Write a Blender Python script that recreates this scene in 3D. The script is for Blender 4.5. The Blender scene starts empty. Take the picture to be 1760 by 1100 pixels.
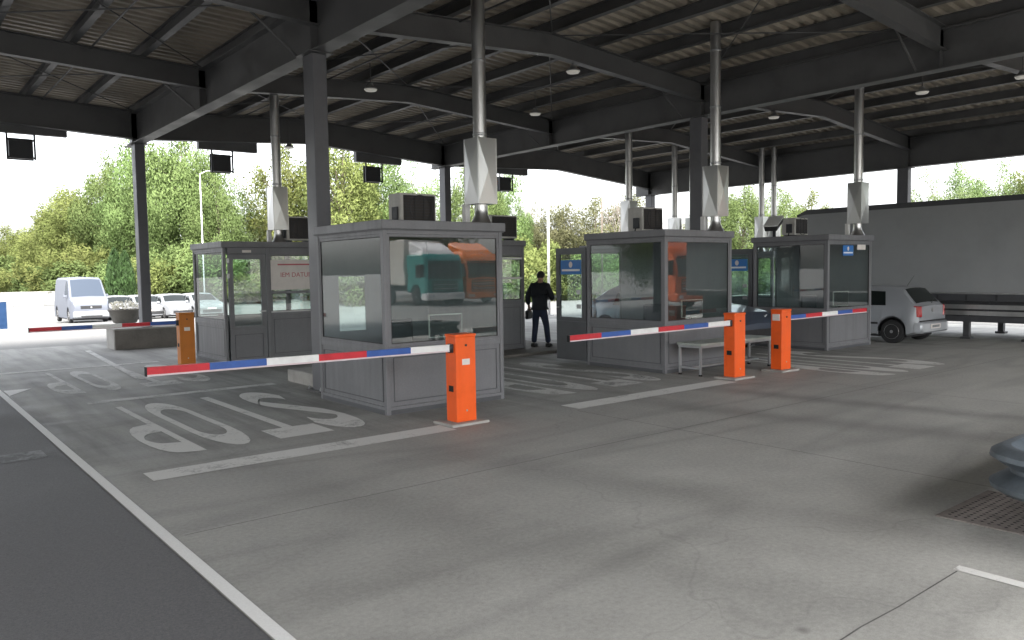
import bpy, bmesh, math, random
from mathutils import Vector, Matrix
R = math.radians
random.seed(11)
sc = bpy.context.scene
col = sc.collection

# ------------------------------------------------------------------ camera
F_PX, YAW, PITCH, ROLL, EYE = 1355.7, 0.6823, 0.0634, -0.0149, 1.8
cy, sy, cp, sp = math.cos(YAW), math.sin(YAW), math.cos(PITCH), math.sin(PITCH)
FWD = Vector((sy*cp, cy*cp, -sp)); RGT = Vector((cy, -sy, 0)); UPV = RGT.cross(FWD)
R2 = math.cos(ROLL)*RGT + math.sin(ROLL)*UPV
U2 = -math.sin(ROLL)*RGT + math.cos(ROLL)*UPV
cd = bpy.data.cameras.new('camera'); cam = bpy.data.objects.new('camera', cd); col.objects.link(cam)
M3 = Matrix((R2, U2, -FWD)).transposed()
cam.matrix_world = Matrix.Translation((0, 0, EYE)) @ M3.to_4x4()
cd.sensor_fit = 'HORIZONTAL'; cd.sensor_width = 36.0; cd.lens = F_PX/1760*36
cd.clip_start = 0.05; cd.clip_end = 2000
sc.camera = cam
def ray_at(px, py, depth):
    """photo pixel -> world point at a given depth along the view axis"""
    d = FWD + (px-880)/F_PX*R2 - (py-550)/F_PX*U2
    return Vector((0, 0, EYE)) + d*depth
def ground_at(px, depth):
    p = ray_at(px, 464, depth); return Vector((p.x, p.y, 0))

# ------------------------------------------------------------------ light
SUN_EL, SUN_AZ = R(52), math.atan2(-0.45, -0.89)      # veiled sun behind the photographer's left shoulder
w = bpy.data.worlds.new('World'); sc.world = w; w.use_nodes = True
nt = w.node_tree; nt.nodes.clear()
wo = nt.nodes.new('ShaderNodeOutputWorld'); bg = nt.nodes.new('ShaderNodeBackground')
sky = nt.nodes.new('ShaderNodeTexSky'); sky.sky_type = 'NISHITA'; sky.sun_disc = False
sky.sun_elevation = SUN_EL; sky.sun_rotation = SUN_AZ; sky.dust_density = 4.0; sky.air_density = 1.0; sky.ozone_density = 1.0
hs = nt.nodes.new('ShaderNodeHueSaturation'); hs.inputs['Saturation'].default_value = 0.22   # thin overcast
nt.links.new(sky.outputs[0], hs.inputs['Color']); nt.links.new(hs.outputs[0], bg.inputs[0]); nt.links.new(bg.outputs[0], wo.inputs[0])
bg.inputs[1].default_value = 0.15
sl = bpy.data.lights.new('sun', 'SUN'); sl.energy = 1.1; sl.angle = R(25); sl.color = (1.0, 0.965, 0.9)
so = bpy.data.objects.new('sun', sl); col.objects.link(so)
sdir = Vector((math.sin(SUN_AZ)*math.cos(SUN_EL), math.cos(SUN_AZ)*math.cos(SUN_EL), math.sin(SUN_EL)))
so.rotation_euler = (-sdir).to_track_quat('-Z', 'Y').to_euler(); so.location = (0, 0, 40)
sc.view_settings.view_transform = 'Standard'; sc.view_settings.look = 'None'
sc.view_settings.exposure = 2.52; sc.view_settings.gamma = 1.0; sc.view_settings.use_curve_mapping = False
sc.cycles.max_bounces = 8; sc.cycles.diffuse_bounces = 4; sc.cycles.glossy_bounces = 4
sc.cycles.transparent_max_bounces = 12; sc.cycles.use_denoising = True; sc.cycles.caustics_reflective = False
sc.cycles.sample_clamp_indirect = 6.0

# ------------------------------------------------------------------ materials
MATS = {}
class N:
    """tiny node helper"""
    def __init__(s, name):
        s.m = bpy.data.materials.new(name); s.m.use_nodes = True; s.t = s.m.node_tree
        s.t.nodes.clear(); s.out = s.t.nodes.new('ShaderNodeOutputMaterial'); MATS[name] = s.m
    def n(s, typ, **kw):
        o = s.t.nodes.new('ShaderNode'+typ)
        for k, v in kw.items(): setattr(o, k, v)
        return o
    def l(s, a, b): s.t.links.new(a, b)
    def noise(s, scale, detail=4, rough=.55, coord='Object', vec=None, stretch=None):
        tc = s.n('TexCoord'); v = vec or tc.outputs[coord]
        if stretch:
            mp = s.n('Mapping'); mp.inputs['Scale'].default_value = stretch; s.l(v, mp.inputs[0]); v = mp.outputs[0]
        o = s.n('TexNoise'); o.inputs['Scale'].default_value = scale; o.inputs['Detail'].default_value = detail
        o.inputs['Roughness'].default_value = rough; s.l(v, o.inputs['Vector']); return o.outputs['Fac']
    def ramp(s, fac, stops):
        o = s.n('ValToRGB'); e = o.color_ramp.elements
        while len(e) < len(stops): e.new(.5)
        for i, (p, c) in enumerate(stops):
            e[i].position = p; e[i].color = (c, c, c, 1) if isinstance(c, (int, float)) else (*c, 1)
        s.l(fac, o.inputs[0]); return o.outputs[0]
    def mix(s, fac, a, b, typ='MIX'):
        o = s.n('MixRGB', blend_type=typ)
        for i, v in ((0, fac), (1, a), (2, b)):
            if hasattr(v, 'links') or hasattr(v, 'is_linked'): s.l(v, o.inputs[i])
            elif i == 0: o.inputs[0].default_value = v
            else: o.inputs[i].default_value = (*v, 1) if len(v) == 3 else v
        return o.outputs[0]
    def math(s, op, a, b=None):
        o = s.n('Math', operation=op)
        for i, v in enumerate((a, b)):
            if v is None: continue
            if hasattr(v, 'is_linked'): s.l(v, o.inputs[i])
            else: o.inputs[i].default_value = v
        return o.outputs[0]
    def bsdf(s, color, rough=.5, metal=0., bump=None, bstr=.2, bdist=.02, spec=.5, coat=0.):
        b = s.n('BsdfPrincipled')
        for k, v in (('Base Color', color), ('Roughness', rough), ('Metallic', metal)):
            if hasattr(v, 'is_linked'): s.l(v, b.inputs[k])
            else: b.inputs[k].default_value = (*v, 1) if isinstance(v, tuple) else v
        b.inputs['Specular IOR Level'].default_value = spec
        if coat: b.inputs['Coat Weight'].default_value = coat; b.inputs['Coat Roughness'].default_value = .06
        if bump is not None:
            bp = s.n('Bump'); bp.inputs['Strength'].default_value = bstr; bp.inputs['Distance'].default_value = bdist
            s.l(bump, bp.inputs['Height']); s.l(bp.outputs[0], b.inputs['Normal'])
        s.l(b.outputs[0], s.out.inputs[0]); return b

def plain(name, c, rough=.5, metal=0., var=.12, scale=6., bstr=.0, spec=.5, coat=0., rvar=.12):
    k = N(name)
    nz = k.noise(scale, 5); nz2 = k.noise(scale*7, 3)
    d = tuple(max(0, v*(1-var*1.6)) for v in c); u = tuple(min(1, v*(1+var)) for v in c)
    cc = k.ramp(nz, [(.3, d), (.5, c), (.72, u)])
    cc = k.mix(.25*min(1, var*4), cc, k.ramp(nz2, [(.35, tuple(v*.8 for v in c)), (.65, u)]))
    rvar = .03 if (metal > .3 or coat) else rvar
    rr = k.ramp(nz, [(.3, max(.02, rough-rvar)), (.7, min(1, rough+rvar))])
    k.bsdf(cc, rr, metal, bump=nz2 if bstr else None, bstr=bstr, spec=spec, coat=coat)
    return k.m

plain('column_grey', (.125, .127, .138), .5, 0, .12, 2)
plain('booth_dark', (.085, .088, .095), .45, 0, .12, 3, .02)
plain('seal', (.012, .012, .013), .6)
plain('canopy_steel', (.095, .096, .097), .5, .0, .15, 2)
plain('galvanised', (.42, .43, .44), .42, .75, .12, 5)
plain('orange_paint', (.86, .115, .012), .42, 0, .07, 4, .01)
plain('shaded_orange', (.52, .17, .02), .5, 0, .10, 4, .01)  # the barrier orange again, with shade put into the colour
plain('red_paint', (.55, .022, .035), .45, 0, .12, 8)
plain('blue_paint', (.035, .10, .36), .45, 0, .12, 8)
plain('white_paint', (.78, .78, .77), .45, 0, .06, 8)
plain('concrete', (.34, .33, .31), .85, 0, .18, 3, .15)
plain('dark_concrete', (.17, .16, .145), .9, 0, .25, 2.5, .2)
plain('black_plastic', (.02, .021, .023), .5)
plain('dark_metal', (.04, .042, .046), .5, .3)
plain('rubber', (.018, .018, .019), .8)
plain('ac_beige', (.50, .49, .46), .5, 0, .12, 5)
plain('ac_grille', (.035, .03, .028), .6)
plain('table_top', (.40, .44, .40), .45, 0, .10, 4)
plain('pillar_blue', (.006, .035, .10), .5)
plain('sign_blue', (.02, .16, .48), .4, 0, .05)
plain('poster', (.72, .68, .64), .6, 0, .05)
plain('poster_red', (.50, .13, .14), .6)
plain('poster_grey', (.22, .23, .24), .6)
plain('car_trim', (.025, .025, .027), .55)
plain('curtain_white', (.28, .29, .295), .5, 0, .06, 1.2, .05)
plain('trailer_frame', (.06, .062, .068), .5)
plain('aluminium', (.5, .5, .5), .38, .8, .08)
plain('teal_paint', (.02, .26, .23), .3, 0, .05, 2, coat=.5)
plain('orange_truck', (.80, .20, .015), .3, 0, .06, 2, coat=.5)
plain('rusty_orange', (.60, .12, .03), .35, 0, .06, 2, coat=.4)
plain('cream_tarp', (.62, .60, .54), .6, 0, .06, 1)
plain('bark', (.13, .105, .08), .9, 0, .3, 6, .3)
plain('grey_twig', (.22, .19, .165), .9, 0, .2, 6)
plain('skin', (.46, .28, .20), .55, 0, .06, 20)
plain('hair', (.03, .026, .022), .6)
plain('navy_jacket', (.012, .014, .02), .8, 0, .2, 18, .1)
plain('jeans', (.022, .030, .058), .85, 0, .25, 20, .1)
plain('shoe', (.012, .011, .011), .5)
plain('red_bag', (.02, .02, .022), .5)
plain('paper', (.8, .8, .79), .7)
plain('office_fabric', (.03, .033, .04), .9)
plain('desk_wood', (.30, .26, .21), .5, 0, .15, 4)
plain('inner_wall', (.16, .165, .17), .7)
plain('flower_white', (.75, .72, .62), .8, 0, .2, 14)
plain('lamp_white', (.80, .79, .74), .5)
plain('rust_plate', (.25, .22, .205), .75, .2, .3, 9, .2)
plain('hole_black', (.012, .012, .012), .9)
plain('joint_dark', (.115, .112, .107), .95, 0, .3, 5)
plain('thuja', (.028, .062, .012), .8, 0, .4, 3)

def paint(name, c, rough=.28, metal=0., coat=.6):
    k = N(name); g = k.noise(.9, 3); d = tuple(v*.94 for v in c)
    k.bsdf(k.ramp(g, [(.3, d), (.7, c)]), rough, metal, coat=coat)
k_ = N('stainless'); k_.bsdf((.52, .52, .515), .30, .95)
paint('pale_car', (.20, .205, .215), .4, 0., .3); paint('silver_car', (.40, .42, .45), .38, .35); paint('blue_grey_car', (.09, .11, .15), .3, .3); k_ = N('van_white'); k_.bsdf((.13, .14, .165), .5, spec=.2)
k_ = N('booth_grey')   # powder coat with rain streaks and road film
_st = k_.noise(3.0, 4, .6, stretch=(3.5, 3.5, .28)); _bl = k_.noise(2.0, 5, .6); _fn = k_.noise(55, 3, .6)
_c = k_.ramp(_bl, [(.3, (.165, .168, .18)), (.55, (.182, .185, .196)), (.75, (.195, .198, .208))])
_c = k_.mix(k_.ramp(_st, [(.46, .0), (.72, .16)]), _c, (.125, .125, .128)); _c = k_.mix(.16, _c, k_.ramp(_fn, [(.35, (.11, .11, .115)), (.7, (.25, .25, .26))]))
k_.bsdf(_c, k_.ramp(_st, [(.3, .34), (.7, .58)]), 0, spec=.45)
def lens_mat(name, c):
    k = N(name); k.bsdf(c, .12, 0, spec=.6, coat=.8)
lens_mat('tail_red', (.42, .012, .018)); lens_mat('clear_lens', (.62, .64, .66)); lens_mat('amber_lens', (.75, .25, .02))

def glass_mat(name, tint, ior, body=.0, bodycol=(.02, .025, .025)):
    k = N(name)
    tr = k.n('BsdfTransparent'); tr.inputs[0].default_value = (*tint, 1)
    gl = k.n('BsdfGlossy'); gl.inputs['Roughness'].default_value = .015
    wv = k.noise(1.3, 2); bp = k.n('Bump'); bp.inputs['Strength'].default_value = .05; bp.inputs['Distance'].default_value = .02
    k.l(wv, bp.inputs['Height']); k.l(bp.outputs[0], gl.inputs['Normal'])
    fr = k.n('Fresnel'); fr.inputs[0].default_value = ior
    ms = k.n('MixShader'); ge = k.n('NewGeometry'); k.l(k.math('MULTIPLY', fr.outputs[0], k.math('SUBTRACT', 1., ge.outputs['Backfacing'])), ms.inputs[0]); k.l(tr.outputs[0], ms.inputs[1]); k.l(gl.outputs[0], ms.inputs[2])
    o = ms
    if body:
        df = k.n('BsdfDiffuse'); df.inputs[0].default_value = (*bodycol, 1)
        m2 = k.n('MixShader'); m2.inputs[0].default_value = body
        k.l(tr.outputs[0], m2.inputs[1]); k.l(df.outputs[0], m2.inputs[2]); k.l(m2.outputs[0], ms.inputs[1])
    k.l(o.outputs[0], k.out.inputs[0])
glass_mat('booth_glass', (.84, .90, .89), 2.0, .03, (.25, .30, .29))
glass_mat('van_glass', (.1, .12, .14), 1.25, .85, (.06, .075, .10))
glass_mat('car_glass', (.25, .29, .28), 1.5, .5, (.012, .016, .015))

def leaf_mat(name, a, b, c, trans=.45):
    k = N(name)
    oi = k.n('ObjectInfo'); tc = k.n('TexCoord')
    nz = k.noise(.45, 3); nz2 = k.noise(2.6, 2)
    cc = k.ramp(nz, [(.28, a), (.5, b), (.74, c)])
    cc = k.mix(k.ramp(nz2, [(.4, 0.), (.62, .5)]), cc, c)
    hv = k.n('HueSaturation'); hv.inputs['Saturation'].default_value = .86; k.l(cc, hv.inputs['Color'])
    k.l(k.math('ADD', k.math('MULTIPLY', oi.outputs['Random'], .02), .490), hv.inputs['Hue'])
    k.l(k.math('ADD', k.math('MULTIPLY', oi.outputs['Random'], .35), .82), hv.inputs['Value'])
    d = k.n('BsdfDiffuse'); t = k.n('BsdfTranslucent'); m = k.n('MixShader'); m.inputs[0].default_value = trans
    k.l(hv.outputs[0], d.inputs[0]); k.l(hv.outputs[0], t.inputs[0]); k.l(d.outputs[0], m.inputs[1]); k.l(t.outputs[0], m.inputs[2])
    k.l(m.outputs[0], k.out.inputs[0])
def glow_mat(name, c, e):
    k = N(name); b = k.bsdf(c, .5); b.inputs['Emission Color'].default_value = (*c, 1); b.inputs['Emission Strength'].default_value = e
glow_mat('lamp_glow', (.60, .58, .52), .05)
leaf_mat('leaf_willow', (.11, .17, .045), (.155, .225, .06), (.21, .285, .085))
leaf_mat('leaf_yellow', (.12, .16, .035), (.18, .22, .05), (.25, .28, .075))
leaf_mat('leaf_olive', (.125, .14, .06), (.175, .18, .078), (.22, .215, .10))
leaf_mat('leaf_pale', (.10, .16, .05), (.17, .24, .085), (.25, .31, .13))

# concrete floor: mottled, dirty lanes, patches
def floor_mat():
    k = N('floor_concrete'); tc = k.n('TexCoord'); P = tc.outputs['Object']
    sx = k.n('SeparateXYZ'); k.l(P, sx.inputs[0]); X, Y = sx.outputs[0], sx.outputs[1]
    big = k.noise(.35, 5, .6); mid = k.noise(1.7, 6, .65); fine = k.noise(28, 4, .7); grain = k.noise(140, 2, .6)
    streak = k.noise(1.0, 4, .6, stretch=(2.6, .22, 1))
    base = k.ramp(big, [(.3, (0.292, 0.286, 0.260)), (.52, (0.378, 0.373, 0.340)), (.75, (0.450, 0.444, 0.409))])
    base = k.mix(.55, base, k.ramp(mid, [(.30, (0.214, 0.210, 0.197)), (.5, (0.370, 0.367, 0.340)), (.7, (0.513, 0.508, 0.477))]))
    base = k.mix(.36, base, k.ramp(fine, [(.3, (0.214, 0.212, 0.197)), (.7, (0.542, 0.537, 0.505))]))
    base = k.mix(.16, base, k.ramp(grain, [(.35, (0.143, 0.144, 0.140)), (.7, (0.600, 0.600, 0.600))]))
    # rubber and oil worn into the wheel paths of the lanes (beyond the stop lines)
    far = k.ramp(k.math('ADD', k.math('MULTIPLY', Y, .05), k.math('MULTIPLY', k.math('SUBTRACT', mid, .5), .25)), [(.33, 0.), (.46, 1.)])
    lane = k.ramp(k.math('ADD', streak, k.math('MULTIPLY', k.math('SUBTRACT', big, .5), .3)), [(.30, .85), (.62, .12)])
    dirt = k.math('MULTIPLY', far, lane)
    base = k.mix(k.math('MULTIPLY', dirt, .86), base, (.078, .076, .074))
    # curved tyre smears that cross the apron
    tn = k.noise(.5, 2, .5, stretch=(.25, 1.6, 1)); sm = k.ramp(tn, [(.47, 0.), (.52, .55), (.57, 0.)])
    base = k.mix(k.math('MULTIPLY', sm, .35), base, (.10, .098, .098))
    # two braking tracks that swing out of the second lane, one fainter pair nearer
    for (ax, ay, bx, by, wd, st) in ((9.6, 7.5, 9.95, 2.3, .17, .38), (8.0, 7.5, 8.55, 2.2, .20, .33), (4.3, 7.2, 4.9, 2.6, .22, .22), (2.7, 7.4, 3.2, 2.2, .25, .2)):
        L_ = math.hypot(bx-ax, by-ay); nx, ny = -(by-ay)/L_, (bx-ax)/L_; tx, ty = (bx-ax)/L_, (by-ay)/L_
        along = k.math('ADD', k.math('ADD', k.math('MULTIPLY', X, tx), k.math('MULTIPLY', Y, ty)), -(ax*tx+ay*ty))
        dist = k.math('ADD', k.math('ADD', k.math('MULTIPLY', X, nx), k.math('MULTIPLY', Y, ny)), -(ax*nx+ay*ny))
        bow = k.math('MULTIPLY', k.math('MULTIPLY', along, along), .02)
        dd = k.math('ABSOLUTE', k.math('ADD', k.math('SUBTRACT', dist, bow), k.math('MULTIPLY', k.math('SUBTRACT', mid, .5), .35)))
        ac = k.ramp(k.math('DIVIDE', dd, wd*2.2), [(.12, 1.), (1., 0.)]); al = k.ramp(k.math('ADD', k.math('DIVIDE', along, L_*2.4), .2), [(.15, 0.), (.3, 1.), (.62, .9), (.9, 0.)])
        base = k.mix(k.math('MULTIPLY', k.math('MULTIPLY', ac, al), st), base, (.085, .083, .082))
    # small oil spots
    v = k.n('TexVoronoi'); v.inputs['Scale'].default_value = .55; k.l(P, v.inputs['Vector'])
    sp = k.ramp(v.outputs['Distance'], [(.010, .7), (.032, 0.)])
    base = k.mix(sp, base, (.075, .07, .065))
    # hairline crazing
    v2 = k.n('TexVoronoi', feature='DISTANCE_TO_EDGE'); v2.inputs['Scale'].default_value = .22
    wv = k.n('VectorMath', operation='ADD'); nn = k.n('TexNoise'); nn.inputs['Scale'].default_value = 1.4; k.l(P, nn.inputs['Vector'])
    k.l(P, wv.inputs[0]); k.l(nn.outputs['Color'], wv.inputs[1]); k.l(wv.outputs[0], v2.inputs['Vector'])
    cr = k.ramp(v2.outputs['Distance'], [(.0, .16), (.0014, 0.)])
    base = k.mix(cr, base, (.09, .087, .083))
    rough = k.ramp(mid, [(.3, .55), (.7, .82)])
    k.bsdf(base, rough, 0, bump=k.math('ADD', fine, k.math('MULTIPLY', grain, .6)), bstr=.22, bdist=.006, spec=.4)
    return base
floor_mat()
def asphalt(name, a, b, c, damp=False):
    k = N(name); big = k.noise(.5, 5, .6); fine = k.noise(60, 3, .7); grain = k.noise(220, 2)
    base = k.ramp(big, [(.3, a), (.5, b), (.72, c)])
    base = k.mix(.35, base, k.ramp(fine, [(.3, tuple(v*.5 for v in a)), (.7, tuple(min(1, v*1.5) for v in c))]))
    base = k.mix(.2, base, k.ramp(grain, [(.4, tuple(v*.4 for v in a)), (.68, tuple(min(1, v*2) for v in c))]))
    k.bsdf(base, k.ramp(big, [(.3, .6), (.7, .85)]), 0, bump=k.math('ADD', fine, grain), bstr=.35, bdist=.008, spec=.35)
asphalt('asphalt_dark', (.10, .10, .104), (.13, .13, .134), (.16, .16, .163))
asphalt('asphalt_pale', (.125, .122, .118), (.155, .152, .147), (.19, .187, .18))
asphalt('grass_ground', (.05, .08, .02), (.07, .105, .028), (.09, .12, .035))

def worn_paint(name, c, lo, hi, under):
    k = N(name); a = k.noise(2.2, 6, .7); b = k.noise(22, 4, .7); g = k.noise(120, 2)
    m = k.ramp(k.math('ADD', k.math('MULTIPLY', a, .6), k.math('MULTIPLY', b, .4)), [(lo, 0.), (hi, 1.)])
    cc = k.mix(m, under, c)
    cc = k.mix(.18, cc, k.ramp(g, [(.35, tuple(v*.5 for v in c)), (.7, c)]))
    k.bsdf(cc, .7, 0, bump=b, bstr=.15, bdist=.004, spec=.35)
worn_paint('line_white', (.88, .88, .865), .24, .36, (.25, .25, .24))
worn_paint('line_fade', (.70, .70, .68), .33, .50, (.30, .30, .29))
worn_paint('line_worn', (.72, .715, .69), .33, .47, (.22, .218, .21))
worn_paint('line_faint', (.62, .62, .60), .37, .52, (.12, .12, .118))
worn_paint('line_ghost', (.26, .27, .27), .47, .60, (.075, .075, .078))

# ------------------------------------------------------------------ mesh helpers
class MB:
    def __init__(s): s.v = []; s.f = []
    def add(s, vs, fs):
        o = len(s.v); s.v += [tuple(p) for p in vs]; s.f += [tuple(i+o for i in f) for f in fs]; return s
    def box(s, x0, x1, y0, y1, z0, z1):
        return s.add([(x0,y0,z0),(x1,y0,z0),(x1,y1,z0),(x0,y1,z0),(x0,y0,z1),(x1,y0,z1),(x1,y1,z1),(x0,y1,z1)],
                     [(3,2,1,0),(4,5,6,7),(0,1,5,4),(1,2,6,5),(2,3,7,6),(3,0,4,7)])
    def hexa(s, b, t):
        """bottom 4 points, top 4 points (same winding)"""
        return s.add(list(b)+list(t), [(3,2,1,0),(4,5,6,7),(0,1,5,4),(1,2,6,5),(2,3,7,6),(3,0,4,7)])
    def ext(s, pts, a, b):
        """extrude closed 2D profile: a(pt), b(pt) map a 2D point to the start / end 3D point"""
        n = len(pts); A = [a(p) for p in pts]; B = [b(p) for p in pts]
        return s.add(A+B, [tuple(range(n))[::-1], tuple(range(n, 2*n))]+[(i, (i+1) % n, n+(i+1) % n, n+i) for i in range(n)])
    def tube(s, path, rad, n=8, caps=True):
        path = [Vector(p) for p in path]; rad = rad if isinstance(rad, (list, tuple)) else [rad]*len(path)
        o = len(s.v); ref = None
        for i, p in enumerate(path):
            t = (path[min(i+1, len(path)-1)]-path[max(i-1, 0)]).normalized()
            if ref is None: ref = t.orthogonal().normalized()
            ref = (ref-t*ref.dot(t))
            ref = ref.normalized() if ref.length > 1e-5 else t.orthogonal().normalized()
            b = t.cross(ref)
            for k in range(n):
                a = 2*math.pi*k/n; s.v.append(tuple(p+(ref*math.cos(a)+b*math.sin(a))*rad[i]))
        for i in range(len(path)-1):
            for k in range(n):
                s.f.append((o+i*n+k, o+i*n+(k+1) % n, o+(i+1)*n+(k+1) % n, o+(i+1)*n+k))
        if caps:
            s.f.append(tuple(o+k for k in range(n))[::-1]); s.f.append(tuple(o+(len(path)-1)*n+k for k in range(n)))
        return s
    def lathe(s, prof, n=16, c=(0, 0, 0), axis='z', caps=True):
        o = len(s.v)
        for r, h in prof:
            for k in range(n):
                a = 2*math.pi*k/n; p = (r*math.cos(a), r*math.sin(a), h)
                if axis == 'x': p = (h, p[0], p[1])
                if axis == 'y': p = (p[0], h, p[1])
                s.v.append((p[0]+c[0], p[1]+c[1], p[2]+c[2]))
        for i in range(len(prof)-1):
            for k in range(n): s.f.append((o+i*n+k, o+i*n+(k+1) % n, o+(i+1)*n+(k+1) % n, o+(i+1)*n+k))
        if caps: s.f.append(tuple(o+k for k in range(n))[::-1]); s.f.append(tuple(o+(len(prof)-1)*n+k for k in range(n)))
        return s
    def sheet(s, pts):
        return s.add(pts, [tuple(range(len(pts)))])
    def build(s, name, mat, parent=None, smooth=False, bevel=0., weld=False):
        me = bpy.data.meshes.new(name); me.from_pydata(s.v, [], s.f)
        bm = bmesh.new(); bm.from_mesh(me)
        if weld: bmesh.ops.remove_doubles(bm, verts=bm.verts, dist=1e-4)
        bmesh.ops.recalc_face_normals(bm, faces=bm.faces)
        if bevel:
            es = [e for e in bm.edges if len(e.link_faces) == 2 and e.calc_face_angle(0) > .5]
            bmesh.ops.bevel(bm, geom=es, offset=bevel, segments=1, affect='EDGES', profile=.5)
        bm.to_mesh(me); bm.free()
        if smooth:
            me.polygons.foreach_set('use_smooth', [True]*len(me.polygons))
            if smooth == 'auto':
                try: me.set_sharp_from_angle(angle=R(35))
                except Exception: pass
        me.materials.append(MATS[mat]); o = bpy.data.objects.new(name, me); col.objects.link(o)
        if parent: o.parent = parent
        return o
def empty(name, loc=(0, 0, 0), rz=0., label=None, cat=None, group=None):
    o = bpy.data.objects.new(name, None); o.empty_display_size = .2; col.objects.link(o)
    o.location = loc; o.rotation_euler = (0, 0, rz); tag(o, label, cat, group); return o
def tag(o, label=None, cat=None, group=None, kind=None):
    if label: o['label'] = label
    if cat: o['category'] = cat
    if group: o['group'] = group
    if kind: o['kind'] = kind
    return o
def copy_tree(o, parent=None):
    c = o.copy(); col.objects.link(c); c.parent = parent
    if parent: c.matrix_parent_inverse = o.matrix_parent_inverse
    for ch in list(o.children): copy_tree(ch, c)
    return c
def B(*a): return MB().box(*a)
def text_mesh(name, s, size, mat, parent, loc, rot, ext=.002):
    cu = bpy.data.curves.new(name, 'FONT'); cu.body = s; cu.size = size; cu.extrude = ext; cu.align_x = 'CENTER'; cu.align_y = 'CENTER'
    t = bpy.data.objects.new(name, cu); col.objects.link(t); dg = bpy.context.evaluated_depsgraph_get()
    me = bpy.data.meshes.new_from_object(t.evaluated_get(dg)); bpy.data.objects.remove(t)
    me.materials.clear(); me.materials.append(MATS[mat]); o = bpy.data.objects.new(name, me); col.objects.link(o)
    o.parent = parent; o.location = loc; o.rotation_euler = rot; return o
plain('roof_deck', (.36, .32, .26), .55, .0, .25, 1.2)
plain('fascia_grey', (.14, .143, .15), .5, 0, .1, 2)
plain('strip_pale', (.66, .55, .57), .5, 0, .08)
plain('rail_zinc', (.15, .175, .20), .48, .35, .3, 3)
def at_z(px, py, z):
    d = ray_at(px, py, 1)-Vector((0, 0, EYE)); t = (z-EYE)/d.z
    return Vector((0, 0, EYE))+d*t
# ------------------------------------------------------------------ ground
def gz(x, y=0.):
    t = max(0., min(1., (x-17.)/3.0)); u = max(24., min(54., y))-24.
    return -.15*t*t*(3-2*t)-.03*u+.8*max(0., min(1., (y-60.)/14.))
def sheet_grid(xs, ys, dz):
    m = MB(); nx = len(xs)
    m.v = [(x, y, gz(x, y)+dz) for y in ys for x in xs]
    m.f = [(j*nx+i, j*nx+i+1, (j+1)*nx+i+1, (j+1)*nx+i) for j in range(len(ys)-1) for i in range(nx-1)]
    return m
SLOPE = [17+.3*i for i in range(11)]
g = sheet_grid([-300, -60, -19]+[1.45]+SLOPE+[27, 60, 400], [-200, -40, -3, 24]+[54, 60, 74, 110, 500], -.012).build('ground', 'asphalt_pale'); tag(g, kind='structure')
floor = sheet_grid([1.45]+SLOPE+[27], [-3, 0, 8, 16, 23.2], 0.).build('concrete_floor', 'floor_concrete'); tag(floor, kind='structure')
lane = sheet_grid([-19, 1.45], [-3, 8, 23.2], -.004).build('asphalt_lane', 'asphalt_dark'); tag(lane, kind='structure')
ZP = .004
def mark(name, pts, mat='line_worn', z=ZP): return MB().sheet([(x, y, gz(x)+z) for x, y in pts]).build(name, mat, floor)
def rect(name, x0, x1, y0, y1, mat='line_worn', z=ZP): return mark(name, [(x0, y0), (x1, y0), (x1, y1), (x0, y1)], mat, z)
rect('edge_line', 1.456, 1.536, -2.9, 15.2, 'line_white')
mark('edge_tick', [(1.56, 14.05), (1.95, 14.75), (1.56, 14.75)], 'line_white')
rect('stop_line', 1.84, 5.08, 7.27, 7.62)
rect('stop_line', 7.0, 10.42, 7.27, 7.62)
rect('stop_line', 2.3, 5.05, 12.30, 12.52, 'line_faint')
rect('pale_line', 1.7, 4.6, 17.30, 17.50, 'line_faint')
mark('pale_line', [(3.50, 14.6), (3.62, 14.6), (4.06, 21.2), (3.94, 21.2)], 'line_faint', .008)  # pale diagonal strip, raised above the letters
rect('pale_line', 4.86, 4.95, .2, 1.9)
def lmark(name, x0, x1, y0, y1, mat): return MB().sheet([(x0, y0, 0), (x1, y0, 0), (x1, y1, 0), (x0, y1, 0)]).build(name, mat, lane)
lmark('faded_stop_line', -4.0, 1.3, 9.0, 9.42, 'line_ghost')
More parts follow.
